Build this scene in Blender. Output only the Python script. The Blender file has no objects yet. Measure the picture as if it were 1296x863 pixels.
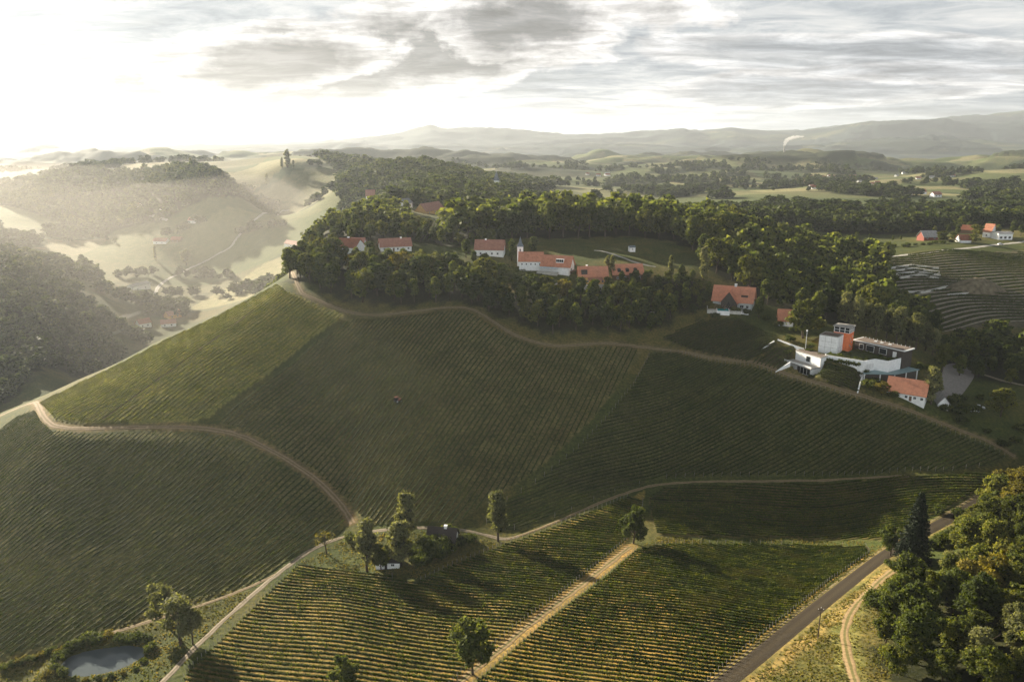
import bpy, math, random
import numpy as np
from mathutils import Vector, Matrix
R = math.radians
rng = np.random.default_rng(7)
random.seed(7)
scene = bpy.context.scene
COL = scene.collection

# ------------------------------------------------------------------ camera
CAM_H = 125.0
PITCH = R(14.4)
FPX, CX, CY = 1008.0, 648.0, 431.5
cam_data = bpy.data.cameras.new('camera')
cam = bpy.data.objects.new('camera', cam_data)
COL.objects.link(cam)
cam.location = (0, 0, CAM_H)
cam.rotation_euler = (math.pi / 2 - PITCH, 0, 0)
cam_data.sensor_width = 36.0
cam_data.lens = 36.0 * FPX / 1296.0
cam_data.clip_start = 1.0
cam_data.clip_end = 60000.0
scene.camera = cam
SP, CP = math.sin(PITCH), math.cos(PITCH)

def ray(px, py):
    a, b = (px - CX) / FPX, (CY - py) / FPX
    return np.array([a, CP + b * SP, -SP + b * CP])

def at(px, py, D):
    d = ray(px, py)
    return np.array([0, 0, CAM_H]) + d * (D / d[1])

# ------------------------------------------------------------------ terrain heights
CTRL = [  # seen ground: reference-view column, row and distance
 (0,863,172),(215,863,166),(430,863,160),(648,863,156),(900,863,150),(1100,863,142),(1296,863,135),
 (0,760,205),(215,760,203),(430,760,197),(648,760,193),(900,760,188),(1060,760,186),(1296,760,172),
 (430,680,241),(250,750,207),(640,682,238),(830,680,234),(1120,700,219),(1296,680,212),
 (830,612,278),(1040,608,281),(1200,655,245),(1290,600,278),(1290,560,300),(1296,520,318),(1210,490,340),
 (0,720,222),(200,740,211),(0,640,255),(150,640,253),(430,645,258),(300,640,254),
 (60,545,298),(180,540,296),(280,545,293),(350,575,281),(440,402,385),(355,360,425),(455,398,386),(590,390,385),(520,395,385),
 (360,440,358),(270,530,300),(500,480,330),(500,560,289),(500,620,263),(640,480,332),(640,560,291),(640,620,266),
 (700,440,358),(830,432,378),(760,445,357),(800,520,320),(960,460,345),(960,540,310),(1110,505,320),(1110,560,298),(1270,573,290),
 (870,410,395),(935,400,400),(1000,420,378),(1030,475,335),(1090,440,355),(1150,470,338),
 (650,420,372),(500,360,420),(430,340,440),(500,318,475),(430,325,462),(620,325,465),(620,360,425),(690,345,440),(700,372,408),
 (790,352,432),(760,375,410),(800,400,395),(800,420,382),(870,350,440),(940,385,412),(850,325,490),(760,320,490),(700,308,520),(850,305,530),
 (1130,330,580),(1296,310,640),(1200,318,605),(1220,370,510),(1150,420,445),(1250,420,445),(1290,440,420),
 (1100,308,680),(1000,292,740),(1250,290,750),(545,290,600),(560,275,690),(470,265,760),(550,270,740),(400,300,560),(625,246,1050),
 (200,432,408),(0,525,342),(100,480,378),(290,390,430),
 (300,240,1350),(180,240,1450),(365,209,1600),(420,240,1300),
 (150,450,720),(210,410,850),(190,370,980),(260,330,1150),(330,275,1450),(380,265,1450),(100,290,1350),(20,290,1300),(0,240,1700),
 (40,480,560),(20,400,680),(20,350,800),(100,370,850),(110,480,640),(0,500,560),
 (1000,255,1150),(1090,268,1000),(1150,250,1250),(1120,235,1600),(1230,240,1500),(1296,255,1150),(1060,230,1850),(1000,222,2200),
 (900,240,1600),(800,225,2200),(700,215,2500),
]
HID = [  # ground hidden behind ridges and trees: column, distance, drop below the camera
 (730,620,67),(900,700,78),(620,560,66),(520,1000,68),(520,1300,50),(620,1150,74),(265,1400,60),(100,1600,88),
 (1000,450,88),(1100,420,96),(1250,2000,85),(975,2400,82),(1100,850,92),(1250,900,92),(850,900,92),(700,800,78),(850,1200,100),(720,1500,98),
 (330,560,130),(300,650,165),(250,600,168),(150,540,184),(150,600,190),(50,490,176),(380,720,118),(440,620,70),(400,900,150),(300,900,186),
 (470,1150,95),(560,1700,85),(400,2100,80),(250,2300,90),(100,2400,100),
 (-100,340,142),(-100,450,165),(-100,700,150),(-150,170,134),(1450,140,98),(1450,300,112),(1450,600,80),(1420,1200,88),(1420,2200,85),(-120,1200,140),(-120,2300,105),
 (0,115,136),(400,110,124),(648,105,116),(900,105,108),(1296,105,98),
 (200,3000,115),(648,3000,115),(1100,3000,115),(-100,3200,115),(1400,3200,112),
]
def _ctrl():
    P = []
    for px, py, D in CTRL:
        p = at(px, py, D); P.append((p[0], p[1], p[2]))
    for px, D, drop in HID:
        x = (px - CX) / FPX * (D * CP + drop * SP)
        P.append((x, D, CAM_H - drop))
    return np.array(P)
_P = _ctrl()
def _uv(x, y):
    yy = np.clip(y, 100, 3300)
    return np.stack([np.clip(x / np.maximum(y, 1), -.85, .85) * 2.6, np.log(yy) * 1.35], -1)
def _phi(d2):
    return np.where(d2 > 1e-12, d2 * np.log(np.maximum(d2, 1e-12)) * .5, 0)
_UV = _uv(_P[:, 0], _P[:, 1])
def _solve(lam=2e-3):
    n = len(_UV)
    d2 = ((_UV[:, None] - _UV[None]) ** 2).sum(-1)
    A = np.zeros((n + 3, n + 3))
    A[:n, :n] = _phi(d2) + lam * np.eye(n)
    A[:n, n] = 1; A[:n, n + 1:] = _UV
    A[n, :n] = 1; A[n + 1:, :n] = _UV.T
    # heights are divided by distance so that near and far count alike
    b = np.zeros(n + 3); b[:n] = (_P[:, 2] - CAM_H)
    return np.linalg.solve(A, b)
_W = _solve()
def tps(x, y):
    sh = x.shape
    uv = _uv(x.ravel(), y.ravel()); n = len(_UV); out = np.empty(len(uv))
    for i in range(0, len(uv), 20000):
        c = uv[i:i + 20000]
        d2 = ((c[:, None] - _UV[None]) ** 2).sum(-1)
        out[i:i + 20000] = _phi(d2) @ _W[:n] + _W[n] + c @ _W[n + 1:]
    return out.reshape(sh) + CAM_H

# gradient-free value noise
_perm = rng.integers(0, 2**31, 512)
def _hash(i, j, s):
    h = (i.astype(np.int64) * 374761393 + j.astype(np.int64) * 668265263 + s * 974634777) & 0x7fffffff
    h = (h ^ (h >> 13)) * 1274126177 & 0x7fffffff
    return ((h ^ (h >> 16)) & 0xffff) / 65535.0
def vnoise(x, y, s=0):
    i, j = np.floor(x), np.floor(y); fx, fy = x - i, y - j
    fx = fx * fx * fx * (fx * (fx * 6 - 15) + 10); fy = fy * fy * fy * (fy * (fy * 6 - 15) + 10)
    a = _hash(i, j, s); b = _hash(i + 1, j, s); c = _hash(i, j + 1, s); d = _hash(i + 1, j + 1, s)
    return (a * (1 - fx) + b * fx) * (1 - fy) + (c * (1 - fx) + d * fx) * fy
def fbm(x, y, oct=4, s=0):
    v = 0; a = .5
    for k in range(oct):
        v = v + a * vnoise(x * 2**k + 17.3 * k, y * 2**k + 9.1 * k, s + k); a *= .5
    return v / (1 - .5**oct)
def sstep(a, b, x):
    t = np.clip((x - a) / (b - a), 0, 1); return t * t * (3 - 2 * t)

# far ranges: reference column -> row of the crest
RANGES = [
 (6200, 700, [(-200,188),(0,186),(60,181),(130,186),(200,189),(300,188),(380,186),(440,182),(500,186),(560,184),(620,187),(700,188),(800,184),(860,188),(950,187),(1020,184),(1100,180),(1180,176),(1300,180),(1500,182)]),
 (8200, 850, [(-200,190),(0,188),(100,186),(300,186),(400,182),(450,176),(500,171),(545,161),(580,166),(640,165),(700,171),(780,172),(860,166),(930,163),(1000,168),(1060,163),(1110,156),(1160,153),(1195,152),(1205,156),(1250,156),(1300,152),(1500,153)]),
 (9800, 600, [(-200,192),(400,180),(900,170),(1150,158),(1200,149),(1250,144),(1300,141),(1500,142)]),
]
def far_h(x, y):
    colpx = CX + FPX * (x / y) / CP
    base = CAM_H - (112 + 62 * sstep(2500, 5200, y) + 12 * sstep(5000, 12000, y))
    n1 = fbm(x / 520, y / 270, 4, 11); n2 = fbm(x / 380 + 3, y / 300, 3, 23)
    flat = 1 - .8 * sstep(1000, 1250, colpx) * sstep(3200, 4200, y)
    amp = 185 * flat * (1 - .25 * sstep(6000, 11000, y))
    h = base + amp * (np.clip(n1, .3, 1) - .42) + 26 * flat * (n2 - .5)
    for (D, w, prof) in RANGES:
        pr = np.array(prof); row = np.interp(colpx, pr[:, 0], pr[:, 1])
        ang = PITCH - np.arctan((CY - row) / FPX)
        top = CAM_H - D * np.tan(ang) + (fbm(x / 420, y / 420, 4, 31 + int(D)) - .5) * D * .009
        g = np.exp(-((y - D) / w) ** 2)
        h = np.maximum(h, h * (1 - g) + top * g)
    return h
def height_raw(x, y):
    w = sstep(1900, 3100, y)
    t = tps(x, y)
    t = t + (fbm(x / 60, y / 60, 3, 5) - .5) * 1.6 * sstep(330, 700, y) + (fbm(x / 220, y / 170, 3, 8) - .5) * 26 * sstep(1000, 2000, y)
    return t * (1 - w) + far_h(x, y) * w

NI, NJ = 620, 760
U0, U1, Y0, Y1 = -1.0, 1.0, 62.0, 13500.0
_us = np.linspace(U0, U1, NI); _ys = Y0 * np.exp(np.linspace(0, math.log(Y1 / Y0), NJ))
GX = _us[None, :] * _ys[:, None]; GY = np.repeat(_ys[:, None], NI, 1)
GZ = height_raw(GX, GY)
def H(x, y):
    x = np.asarray(x, float); y = np.asarray(y, float)
    yy = np.clip(y, Y0, Y1 * .999)
    fi = np.clip((x / yy - U0) / (U1 - U0) * (NI - 1), 0, NI - 1.001)
    fj = np.clip(np.log(yy / Y0) / math.log(Y1 / Y0) * (NJ - 1), 0, NJ - 1.001)
    i = fi.astype(int); j = fj.astype(int)
    # inside a cell the mesh is linear in x and y
    fy = (yy - _ys[j]) / (_ys[j + 1] - _ys[j]); fx = fi - i
    return (GZ[j, i] * (1 - fx) + GZ[j, i + 1] * fx) * (1 - fy) + (GZ[j + 1, i] * (1 - fx) + GZ[j + 1, i + 1] * fx) * fy
_DS = 66 * np.exp(np.linspace(0, math.log(13300 / 66), 5000))
def hit(px, py):
    d = ray(px, py); t = _DS / d[1]
    z = CAM_H + d[2] * t; x = d[0] * t
    below = z < H(x, _DS)
    k = int(np.argmax(below)) if below.any() else len(_DS) - 1
    k = max(k, 1)
    a, b = _DS[k - 1], _DS[k]
    for _ in range(12):
        m = .5 * (a + b); tt = m / d[1]
        if CAM_H + d[2] * tt < H(d[0] * tt, m): b = m
        else: a = m
    tt = b / d[1]
    return np.array([d[0] * tt, b, float(H(d[0] * tt, b))])
def pd(px, D):
    """ground point at a distance D along the column px of the reference view"""
    x = 0.0
    for _ in range(4):
        x = (px - CX) / FPX * (D * CP + (CAM_H - float(H(x, D))) * SP)
    return np.array([x, D, float(H(x, D))])
def proj(x, y, z):
    dz = z - CAM_H; dep = y * CP - dz * SP; up = y * SP + dz * CP
    return CX + FPX * x / dep, CY - FPX * up / dep
def inpoly(x, y, poly):
    poly = np.asarray(poly); res = np.zeros(np.shape(x), bool); n = len(poly); j = n - 1
    for i in range(n):
        xi, yi = poly[i, 0], poly[i, 1]; xj, yj = poly[j, 0], poly[j, 1]
        c = ((yi > y) != (yj > y)) & (x < (xj - xi) * (y - yi) / (yj - yi + 1e-12) + xi)
        res ^= c; j = i
    return res
def pdist(x, y, line):
    """distance to a polyline"""
    d = np.full(np.shape(x), 1e9); line = np.asarray(line)
    for a, b in zip(line[:-1, :2], line[1:, :2]):
        ab = b - a; t = np.clip(((x - a[0]) * ab[0] + (y - a[1]) * ab[1]) / (ab @ ab + 1e-9), 0, 1)
        d = np.minimum(d, np.hypot(x - a[0] - t * ab[0], y - a[1] - t * ab[1]))
    return d
def hp(pts): return [hit(*p)[:2] for p in pts]
# ------------------------------------------------------------------ node helpers
def new_mat(name):
    m = bpy.data.materials.new(name); m.use_nodes = True
    m.node_tree.nodes.clear(); return m, m.node_tree.nodes, m.node_tree.links
def N(ns, typ, **kw):
    n = ns.new(typ)
    for k, v in kw.items():
        if k == 'inp':
            for kk, vv in v.items(): n.inputs[kk].default_value = vv
        else: setattr(n, k, v)
    return n
def ramp(ns, stops, interp='LINEAR'):
    n = ns.new('ShaderNodeValToRGB'); n.color_ramp.interpolation = interp
    el = n.color_ramp.elements
    while len(el) < len(stops): el.new(.5)
    for e, (p, c) in zip(el, stops):
        e.position = p; e.color = tuple(c) + (1,) if len(c) == 3 else c
    return n
def mixc(ns, ls, fac, a, b, mode='MIX'):
    n = ns.new('ShaderNodeMix'); n.data_type = 'RGBA'; n.blend_type = mode
    for sock, v in ((n.inputs[0], fac), (n.inputs[6], a), (n.inputs[7], b)):
        if hasattr(v, 'is_output'): ls.new(v, sock)
        elif isinstance(v, (int, float)): sock.default_value = v if sock == n.inputs[0] else (v, v, v, 1)
        else: sock.default_value = tuple(v) + (1,) if len(v) == 3 else v
    return n.outputs[2]
def math_(ns, ls, op, a, b=None, c=None):
    n = ns.new('ShaderNodeMath'); n.operation = op
    for i, v in enumerate((a, b, c)):
        if v is None: continue
        if hasattr(v, 'is_output'): ls.new(v, n.inputs[i])
        else: n.inputs[i].default_value = v
    return n.outputs[0]

# ------------------------------------------------------------------ light: low sun ahead and to the left, cloudy bright sky
SUN_AZ, SUN_EL = R(-42), R(16.5)           # azimuth from straight ahead, positive to the right
SUN = Vector((math.sin(SUN_AZ) * math.cos(SUN_EL), math.cos(SUN_AZ) * math.cos(SUN_EL), math.sin(SUN_EL)))
sd = bpy.data.lights.new('sun', 'SUN'); sd.energy = 5.0; sd.angle = R(.6); sd.color = (1, .88, .70)
so = bpy.data.objects.new('sun', sd); COL.objects.link(so)
so.rotation_euler = (-SUN).to_track_quat('-Z', 'Y').to_euler()
so.location = SUN * 900

world = bpy.data.worlds.new('World'); scene.world = world; world.use_nodes = True
def build_world():
    ns, ls = world.node_tree.nodes, world.node_tree.links
    ns.clear()
    out = N(ns, 'ShaderNodeOutputWorld'); bg = N(ns, 'ShaderNodeBackground')
    sky = N(ns, 'ShaderNodeTexSky', sky_type='NISHITA', sun_disc=False, sun_elevation=SUN_EL, sun_rotation=SUN_AZ, altitude=300, air_density=1.0, dust_density=2.5, ozone_density=1.0)
    tc = N(ns, 'ShaderNodeTexCoord')
    sep = N(ns, 'ShaderNodeSeparateXYZ'); ls.new(tc.outputs['Generated'], sep.inputs[0])
    z = math_(ns, ls, 'MAXIMUM', sep.outputs[2], 0.0)
    zz = math_(ns, ls, 'ADD', z, .085)
    def plane(sx, sy, off):
        c = N(ns, 'ShaderNodeCombineXYZ')
        u = math_(ns, ls, 'DIVIDE', sep.outputs[0], zz); v = math_(ns, ls, 'DIVIDE', sep.outputs[1], zz)
        ls.new(math_(ns, ls, 'MULTIPLY_ADD', u, sx, off), c.inputs[0]); ls.new(math_(ns, ls, 'MULTIPLY', v, sy), c.inputs[1])
        c.inputs[2].default_value = off * .7
        return c.outputs[0]
    # sun closeness
    dot = N(ns, 'ShaderNodeVectorMath', operation='DOT_PRODUCT'); ls.new(tc.outputs['Generated'], dot.inputs[0]); dot.inputs[1].default_value = SUN
    cosn = math_(ns, ls, 'MAXIMUM', dot.outputs['Value'], 0.0)
    glow = math_(ns, ls, 'POWER', cosn, 14.0)
    glow2 = math_(ns, ls, 'POWER', cosn, 60.0)
    # high sheet: broad patches, then lumps, then wisps
    n1 = N(ns, 'ShaderNodeTexNoise', inp={'Scale': .55, 'Detail': 6.0, 'Roughness': .55, 'Distortion': .6}); ls.new(plane(1, 1.5, 3.1), n1.inputs['Vector'])
    n2 = N(ns, 'ShaderNodeTexNoise', inp={'Scale': 2.3, 'Detail': 10.0, 'Roughness': .66, 'Distortion': .45}); ls.new(plane(.85, 1.3, 9.4), n2.inputs['Vector'])
    tex = math_(ns, ls, 'MULTIPLY_ADD', n2.outputs['Fac'], .58, math_(ns, ls, 'MULTIPLY', n1.outputs['Fac'], .50))
    shade = ramp(ns, [(.40, (.29, .335, .395)), (.48, (.45, .505, .565)), (.545, (.64, .69, .73)), (.60, (.86, .89, .90)), (.68, (1.12, 1.11, 1.08))]); ls.new(tex, shade.inputs[0])
    # unseen sky: brightened behind the viewer to light facing walls, dimmed overhead
    back = math_(ns, ls, 'MULTIPLY_ADD', math_(ns, ls, 'MAXIMUM', math_(ns, ls, 'MULTIPLY', sep.outputs[1], -1.0), 0.0), 1.2, .80)
    zen = N(ns, 'ShaderNodeMapRange', interpolation_type='SMOOTHSTEP', inp={'From Min': .28, 'From Max': .88, 'To Min': 1.0, 'To Max': .18}); ls.new(sep.outputs[2], zen.inputs[0])
    lit = math_(ns, ls, 'MULTIPLY', math_(ns, ls, 'MULTIPLY_ADD', glow, .10, back), zen.outputs[0])
    sheet = mixc(ns, ls, 1.0, shade.outputs[0], lit, 'MULTIPLY')
    skyc = mixc(ns, ls, 1.0, sky.outputs[0], (.04, .045, .052), 'MULTIPLY')
    cover = ramp(ns, [(.34, (.75,) * 3), (.5, (.97,) * 3)]); ls.new(n1.outputs['Fac'], cover.inputs[0])
    col = mixc(ns, ls, cover.outputs[0], skyc, sheet)
    # heavier low bank of dark cloud
    def bank(cx, cy, ex, ey, slope, col, dark, sc, seed, gain):
        # an elongated region of directions: azimuth a and height z
        az = math_(ns, ls, 'ARCTAN2', sep.outputs[0], sep.outputs[1])
        da = math_(ns, ls, 'SUBTRACT', az, cx)
        dz = math_(ns, ls, 'SUBTRACT', math_(ns, ls, 'SUBTRACT', sep.outputs[2], cy), math_(ns, ls, 'MULTIPLY', da, slope))
        q = math_(ns, ls, 'ADD', math_(ns, ls, 'POWER', math_(ns, ls, 'ABSOLUTE', math_(ns, ls, 'DIVIDE', da, ex)), 2.0), math_(ns, ls, 'POWER', math_(ns, ls, 'ABSOLUTE', math_(ns, ls, 'DIVIDE', dz, ey)), 2.0))
        cc = N(ns, 'ShaderNodeCombineXYZ'); ls.new(az, cc.inputs[0]); ls.new(math_(ns, ls, 'MULTIPLY', sep.outputs[2], 1.9), cc.inputs[1]); cc.inputs[2].default_value = seed
        nn = N(ns, 'ShaderNodeTexNoise', inp={'Scale': sc, 'Detail': 9.0, 'Roughness': .62, 'Distortion': .12}); ls.new(cc.outputs[0], nn.inputs['Vector'])
        m = math_(ns, ls, 'ADD', math_(ns, ls, 'SUBTRACT', 2.05, q), math_(ns, ls, 'MULTIPLY', math_(ns, ls, 'SUBTRACT', nn.outputs['Fac'], .52), 4.0))
        rp = ramp(ns, [(.10, (0,) * 3), (.55, (1,) * 3)]); ls.new(m, rp.inputs[0])
        inner = ramp(ns, [(.25, (1.15, 1.12, 1.08)), (.9, dark)]); ls.new(math_(ns, ls, 'MULTIPLY', m, .6), inner.inputs[0])
        cl = mixc(ns, ls, 1.0, inner.outputs[0], math_(ns, ls, 'MULTIPLY_ADD', glow, .12, .85), 'MULTIPLY')
        fine = ramp(ns, [(.36, (.62,) * 3), (.50, (1.0,) * 3), (.64, (1.55,) * 3)]); ls.new(n2.outputs['Fac'], fine.inputs[0])
        cl = mixc(ns, ls, 1.0, cl, fine.outputs[0], 'MULTIPLY')
        return mixc(ns, ls, math_(ns, ls, 'MULTIPLY', rp.outputs[0], gain), col, cl)
    add = mixc(ns, ls, glow2, (0, 0, 0), (.8, .8, .8))
    col = mixc(ns, ls, 1.0, col, add, 'ADD')
    for b in BANKS: col = bank(*b[:5], col, *b[5:])
    ls.new(col, bg.inputs[0]); bg.inputs[1].default_value = .30
    ls.new(bg.outputs[0], out.inputs[0])
def dirpx(px, py):
    d = ray(px, py); d = d / np.linalg.norm(d); return math.atan2(d[0], d[1]), d[2]
def _bank(p0, p1, thick, dark, sc, seed, gain):
    (a0, z0), (a1, z1) = dirpx(*p0), dirpx(*p1)
    return ((a0 + a1) / 2, (z0 + z1) / 2, abs(a1 - a0) / 2, thick, (z1 - z0) / (a1 - a0), dark, sc, seed, gain)
BANKS = [
 _bank((110, 122), (790, 18), .044, (.28, .28, .275), 10, 2.3, .97),
 _bank((230, 92), (470, 66), .026, (.30, .29, .28), 11, 7.7, .9),
 _bank((560, 38), (760, 22), .030, (.33, .33, .33), 12, 3.9, .9),
 _bank((860, 118), (1240, 100), .018, (.50, .53, .56), 6, 5.1, .7),
 _bank((880, 62), (1330, 80), .020, (.52, .55, .58), 5, 8.4, .6),
 _bank((480, 146), (860, 142), .014, (.46, .49, .53), 7, 1.4, .7),
]
build_world()

scene.view_settings.view_transform = 'Standard'
scene.view_settings.look = 'None'
scene.view_settings.exposure = 1.72
scene.view_settings.gamma = 1.0
scene.view_settings.use_curve_mapping = False
scene.render.engine = 'CYCLES'
cy = scene.cycles
cy.use_denoising = True
cy.max_bounces = 6; cy.diffuse_bounces = 3; cy.glossy_bounces = 2; cy.transmission_bounces = 4; cy.transparent_max_bounces = 6; cy.volume_bounces = 0
cy.use_adaptive_sampling = True; cy.adaptive_threshold = .02
cy.sample_clamp_indirect = 6.0
cy.caustics_reflective = False; cy.caustics_refractive = False

# ------------------------------------------------------------------ mesh helpers
def fast_mesh(name, V, faces, mats=None, fmat=None, attr=None, smooth=False):
    """V (n,3); faces = list of int arrays (m,k)"""
    me = bpy.data.meshes.new(name)
    V = np.asarray(V, np.float32)
    me.vertices.add(len(V)); me.vertices.foreach_set('co', V.ravel())
    fl = [np.asarray(f, np.int32) for f in faces if len(f)]
    nl = sum(f.size for f in fl); nf = sum(len(f) for f in fl)
    me.loops.add(nl); me.loops.foreach_set('vertex_index', np.concatenate([f.ravel() for f in fl]))
    me.polygons.add(nf)
    starts = np.empty(nf, np.int32); k = 0; s = 0
    for f in fl:
        n, c = f.shape; starts[k:k + n] = s + np.arange(n) * c; k += n; s += n * c
    me.polygons.foreach_set('loop_start', starts)
    if fmat is not None: me.polygons.foreach_set('material_index', np.asarray(fmat, np.int32))
    if smooth: me.polygons.foreach_set('use_smooth', np.ones(nf, bool))
    for m in (mats or []): me.materials.append(m)
    me.update(calc_edges=True)
    for an, dom, typ, arr in (attr or []):
        a = me.attributes.new(an, typ, dom)
        a.data.foreach_set('color' if 'COLOR' in typ else 'value', np.asarray(arr, np.float32).ravel())
    return me
def link(name, me, parent=None):
    o = bpy.data.objects.new(name, me); COL.objects.link(o)
    if parent is not None: o.parent = parent
    return o
def empty(name, loc=(0, 0, 0), rz=0.0):
    o = bpy.data.objects.new(name, None); COL.objects.link(o)
    o.location = loc; o.rotation_euler = (0, 0, rz); o.empty_display_size = .5
    return o
def tag(o, label=None, cat=None, group=None, kind=None):
    if label: o['label'] = label
    if cat: o['category'] = cat
    if group: o['group'] = group
    if kind: o['kind'] = kind
    return o
# ------------------------------------------------------------------ pond bed: level the ground round the pond
POND = [(74,845),(86,832),(110,824),(135,820),(162,817),(184,820),(182,830),(166,840),(144,849),(112,855),(88,855)]
pond_c = hit(126, 837)
POND_Z = float(pond_c[2])
pond_poly = np.array([at(px, py, 100)[:2] for px, py in POND])
for k, (px, py) in enumerate(POND):            # where the sight line meets the water level
    d = ray(px, py); t = (POND_Z - CAM_H) / d[2]; pond_poly[k] = d[0] * t, d[1] * t
NP_ = int(np.searchsorted(_ys, 260))
_pd = pdist(GX[:NP_], GY[:NP_], np.vstack([pond_poly, pond_poly[:1]]))
_in = inpoly(GX[:NP_], GY[:NP_], pond_poly)
_sd = np.where(_in, -_pd, _pd)
_w = 1 - sstep(1.0, 7.0, _sd)
GZ[:NP_] = GZ[:NP_] * (1 - _w) + (POND_Z + .25 - 1.5 * sstep(1.0, -2.5, _sd)) * _w

# level building plots: the winery courtyard is cut into the slope
def cut(poly, z, soft):
    P = np.array(poly, float); j = slice(0, int(np.searchsorted(_ys, P[:, 1].max() + 20)))
    d = pdist(GX[j], GY[j], np.vstack([P, P[:1]])); i = inpoly(GX[j], GY[j], P); w = np.where(i, 1, 1 - sstep(0, soft, d))
    GZ[j] = GZ[j] * (1 - w) + np.minimum(GZ[j], z) * w
_c, _s = math.cos(R(-40)), math.sin(R(-40))
cut([(148.3 + x * _c - y * _s, 351.4 + x * _s + y * _c) for x, y in [(-9, -7), (-2, -9), (15, -8), (24, -2), (29, 8), (29, 17), (5, 23), (-5, 15), (-9, 9)]], 28.0, 4)

def wl(pts): return [(148.3 + x * _c - y * _s, 351.4 + x * _s + y * _c) for x, y in pts]
cut(wl([(-19, -15), (-3, -23), (-1, -13), (-15.6, -7)]), 29.4 - 8.4, 2.5)
cut(wl([(14.5, -11), (28, -13), (44, -20), (46, -8), (34, 14), (27, 16), (25.5, 8), (22.5, -1), (17, -1)]), 29.4 - 9.5, 4)

# ------------------------------------------------------------------ fields, tracks and woods on the ground plan
FIELDS = {
 'hill':   [(445,405),(470,406),(530,399),(588,395),(605,403),(638,424),(680,441),(720,446),(800,442),(812,446),(785,485),(750,530),(715,563),(675,598),(638,622),(600,648),(575,664),(520,662),(470,664),(457,655),(440,632),(402,598),(354,568),(302,542),(276,535),(287,525),(332,488),(392,440)],
 'right':  [(824,446),(860,447),(920,462),(990,479),(1060,499),(1110,513),(1180,538),(1235,561),(1272,579),(1258,590),(1200,597),(1040,602),(900,603),(835,605),(790,620),(720,649),(660,670),(640,670),(612,662),(642,634),(682,609),(727,572),(767,531),(802,488)],
 'lower':  [(-60,568),(0,544),(25,527),(44,521),(52,535),(66,547),(110,551),(180,548),(250,549),(298,556),(343,581),(393,611),(426,643),(440,664),(420,674),(378,700),(330,730),(270,752),(205,770),(170,785),(90,812),(0,834),(-60,850)],
 'ridge':  [(50,511),(100,486),(200,436),(290,393),(350,361),(362,370),(395,385),(435,399),(383,437),(323,485),(260,531),(180,534),(110,536),(70,532),(56,516)],
 'left':   [(378,716),(420,720),(480,729),(530,738),(562,722),(605,704),(640,690),(700,669),(770,641),(815,622),(812,650),(792,686),(742,727),(690,768),(640,806),(590,848),(556,884),(222,884),(240,850),(292,800),(332,760)],
 'front':  [(806,697),(850,690),(950,690),(1010,690),(1094,692),(1100,702),(1050,737),(1000,778),(950,818),(900,860),(878,888),(578,888),(648,826),(710,774),(770,729)],
 'strip':  [(842,617),(900,615),(1040,612),(1200,603),(1264,598),(1235,622),(1200,642),(1165,657),(1115,684),(1090,682),(1000,680),(900,679),(832,678),(826,655),(822,630)],
 'upper':  [(838,427),(868,414),(890,406),(935,403),(960,416),(984,432),(975,444),(945,459),(905,449),(862,438)],
 'notch':  [(950,461),(984,441),(1004,446),(1002,457),(990,471)],
 'bank':   [(1032,462),(1060,464),(1090,470),(1086,497),(1050,487),(1022,477)],
 'patch':  [(523,305),(546,279),(590,277),(568,306)],
 'ledge':  [(440,345),(480,340),(560,335),(640,335),(700,352),(690,362),(620,357),(540,358),(470,362)],
}
FW = {k: np.array(hp(v)) for k, v in FIELDS.items()}
FW['terrace'] = np.array([pd(*p)[:2] for p in [(1112,585),(1200,598),(1310,618),(1400,640),(1400,455),(1310,448),(1245,452),(1190,450),(1150,470),(1128,520)]])
TR = {
 'lower_road': ([(196,872),(214,856),(250,815),(310,760),(370,711),(405,689),(432,679),(470,672),(520,668),(560,668),(600,673),(640,683),(656,678)], 2.0),
 'field_edge_track': ([(640,683),(700,663),(760,636),(800,621),(832,611),(900,609),(970,609),(1040,607),(1090,604),(1150,602)], 1.5),
 'hill_track': ([(-60,555),(0,527),(30,513),(46,508),(50,518),(57,531),(70,541),(110,543),(180,540),(250,541),(300,548),(350,574),(400,604),(432,636),(447,662)], 2.6),
 'top_track':  ([(345,356),(356,352),(368,366),(400,380),(440,395),(470,400),(530,393),(590,389),(610,397),(640,418),(680,435),(720,440),(800,436),(860,441),(920,455),(990,472),(1060,492),(1110,506),(1180,530),(1240,553),(1285,578)], 2.4),
 'field_track':([(560,880),(600,848),(650,808),(700,767),(760,721),(797,692)], 2.6),
 'forest_track':([(1088,880),(1077,845),(1069,815),(1069,792),(1080,768),(1098,750),(1116,732),(1130,722)], 2.6),
 'road':       ([(880,892),(925,858),(965,826),(1000,797),(1060,748),(1090,724),(1122,700),(1160,678),(1200,657),(1232,640),(1262,620)], 5.2),
 'top_road':   ([(1100,329),(1140,323),(1180,319),(1240,313),(1300,305),(1400,290)], 5.0),
 'drive':      ([(1320,494),(1270,482),(1240,472),(1215,462)], 3.2),
 'lane':       ([(752,317),(764,318),(785,325),(805,333),(830,338)], 2.6),
 'garden_path':([(676,370),(690,366),(702,360),(714,357)], 1.8),
 'valley_road':([(196,373),(200,362),(212,352),(240,338),(270,324),(292,314),(298,303),(315,286),(335,272),(350,267),(366,266)], 5.0),
 'farm_road':  ([(216,395),(224,386),(222,378)], 4.0),
 'mid_track':  ([(130,530),(180,494),(240,452),(300,408),(335,380)], 1.6),
 'pond_track': ([(355,724),(320,741),(262,764),(190,786),(120,808)], 1.8),
 'far_lane':   ([(172,266),(200,276),(212,279)], 5.0),
 'ridge_road': ([(1245,257),(1215,263),(1200,275)], 6.0),
}
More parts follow.
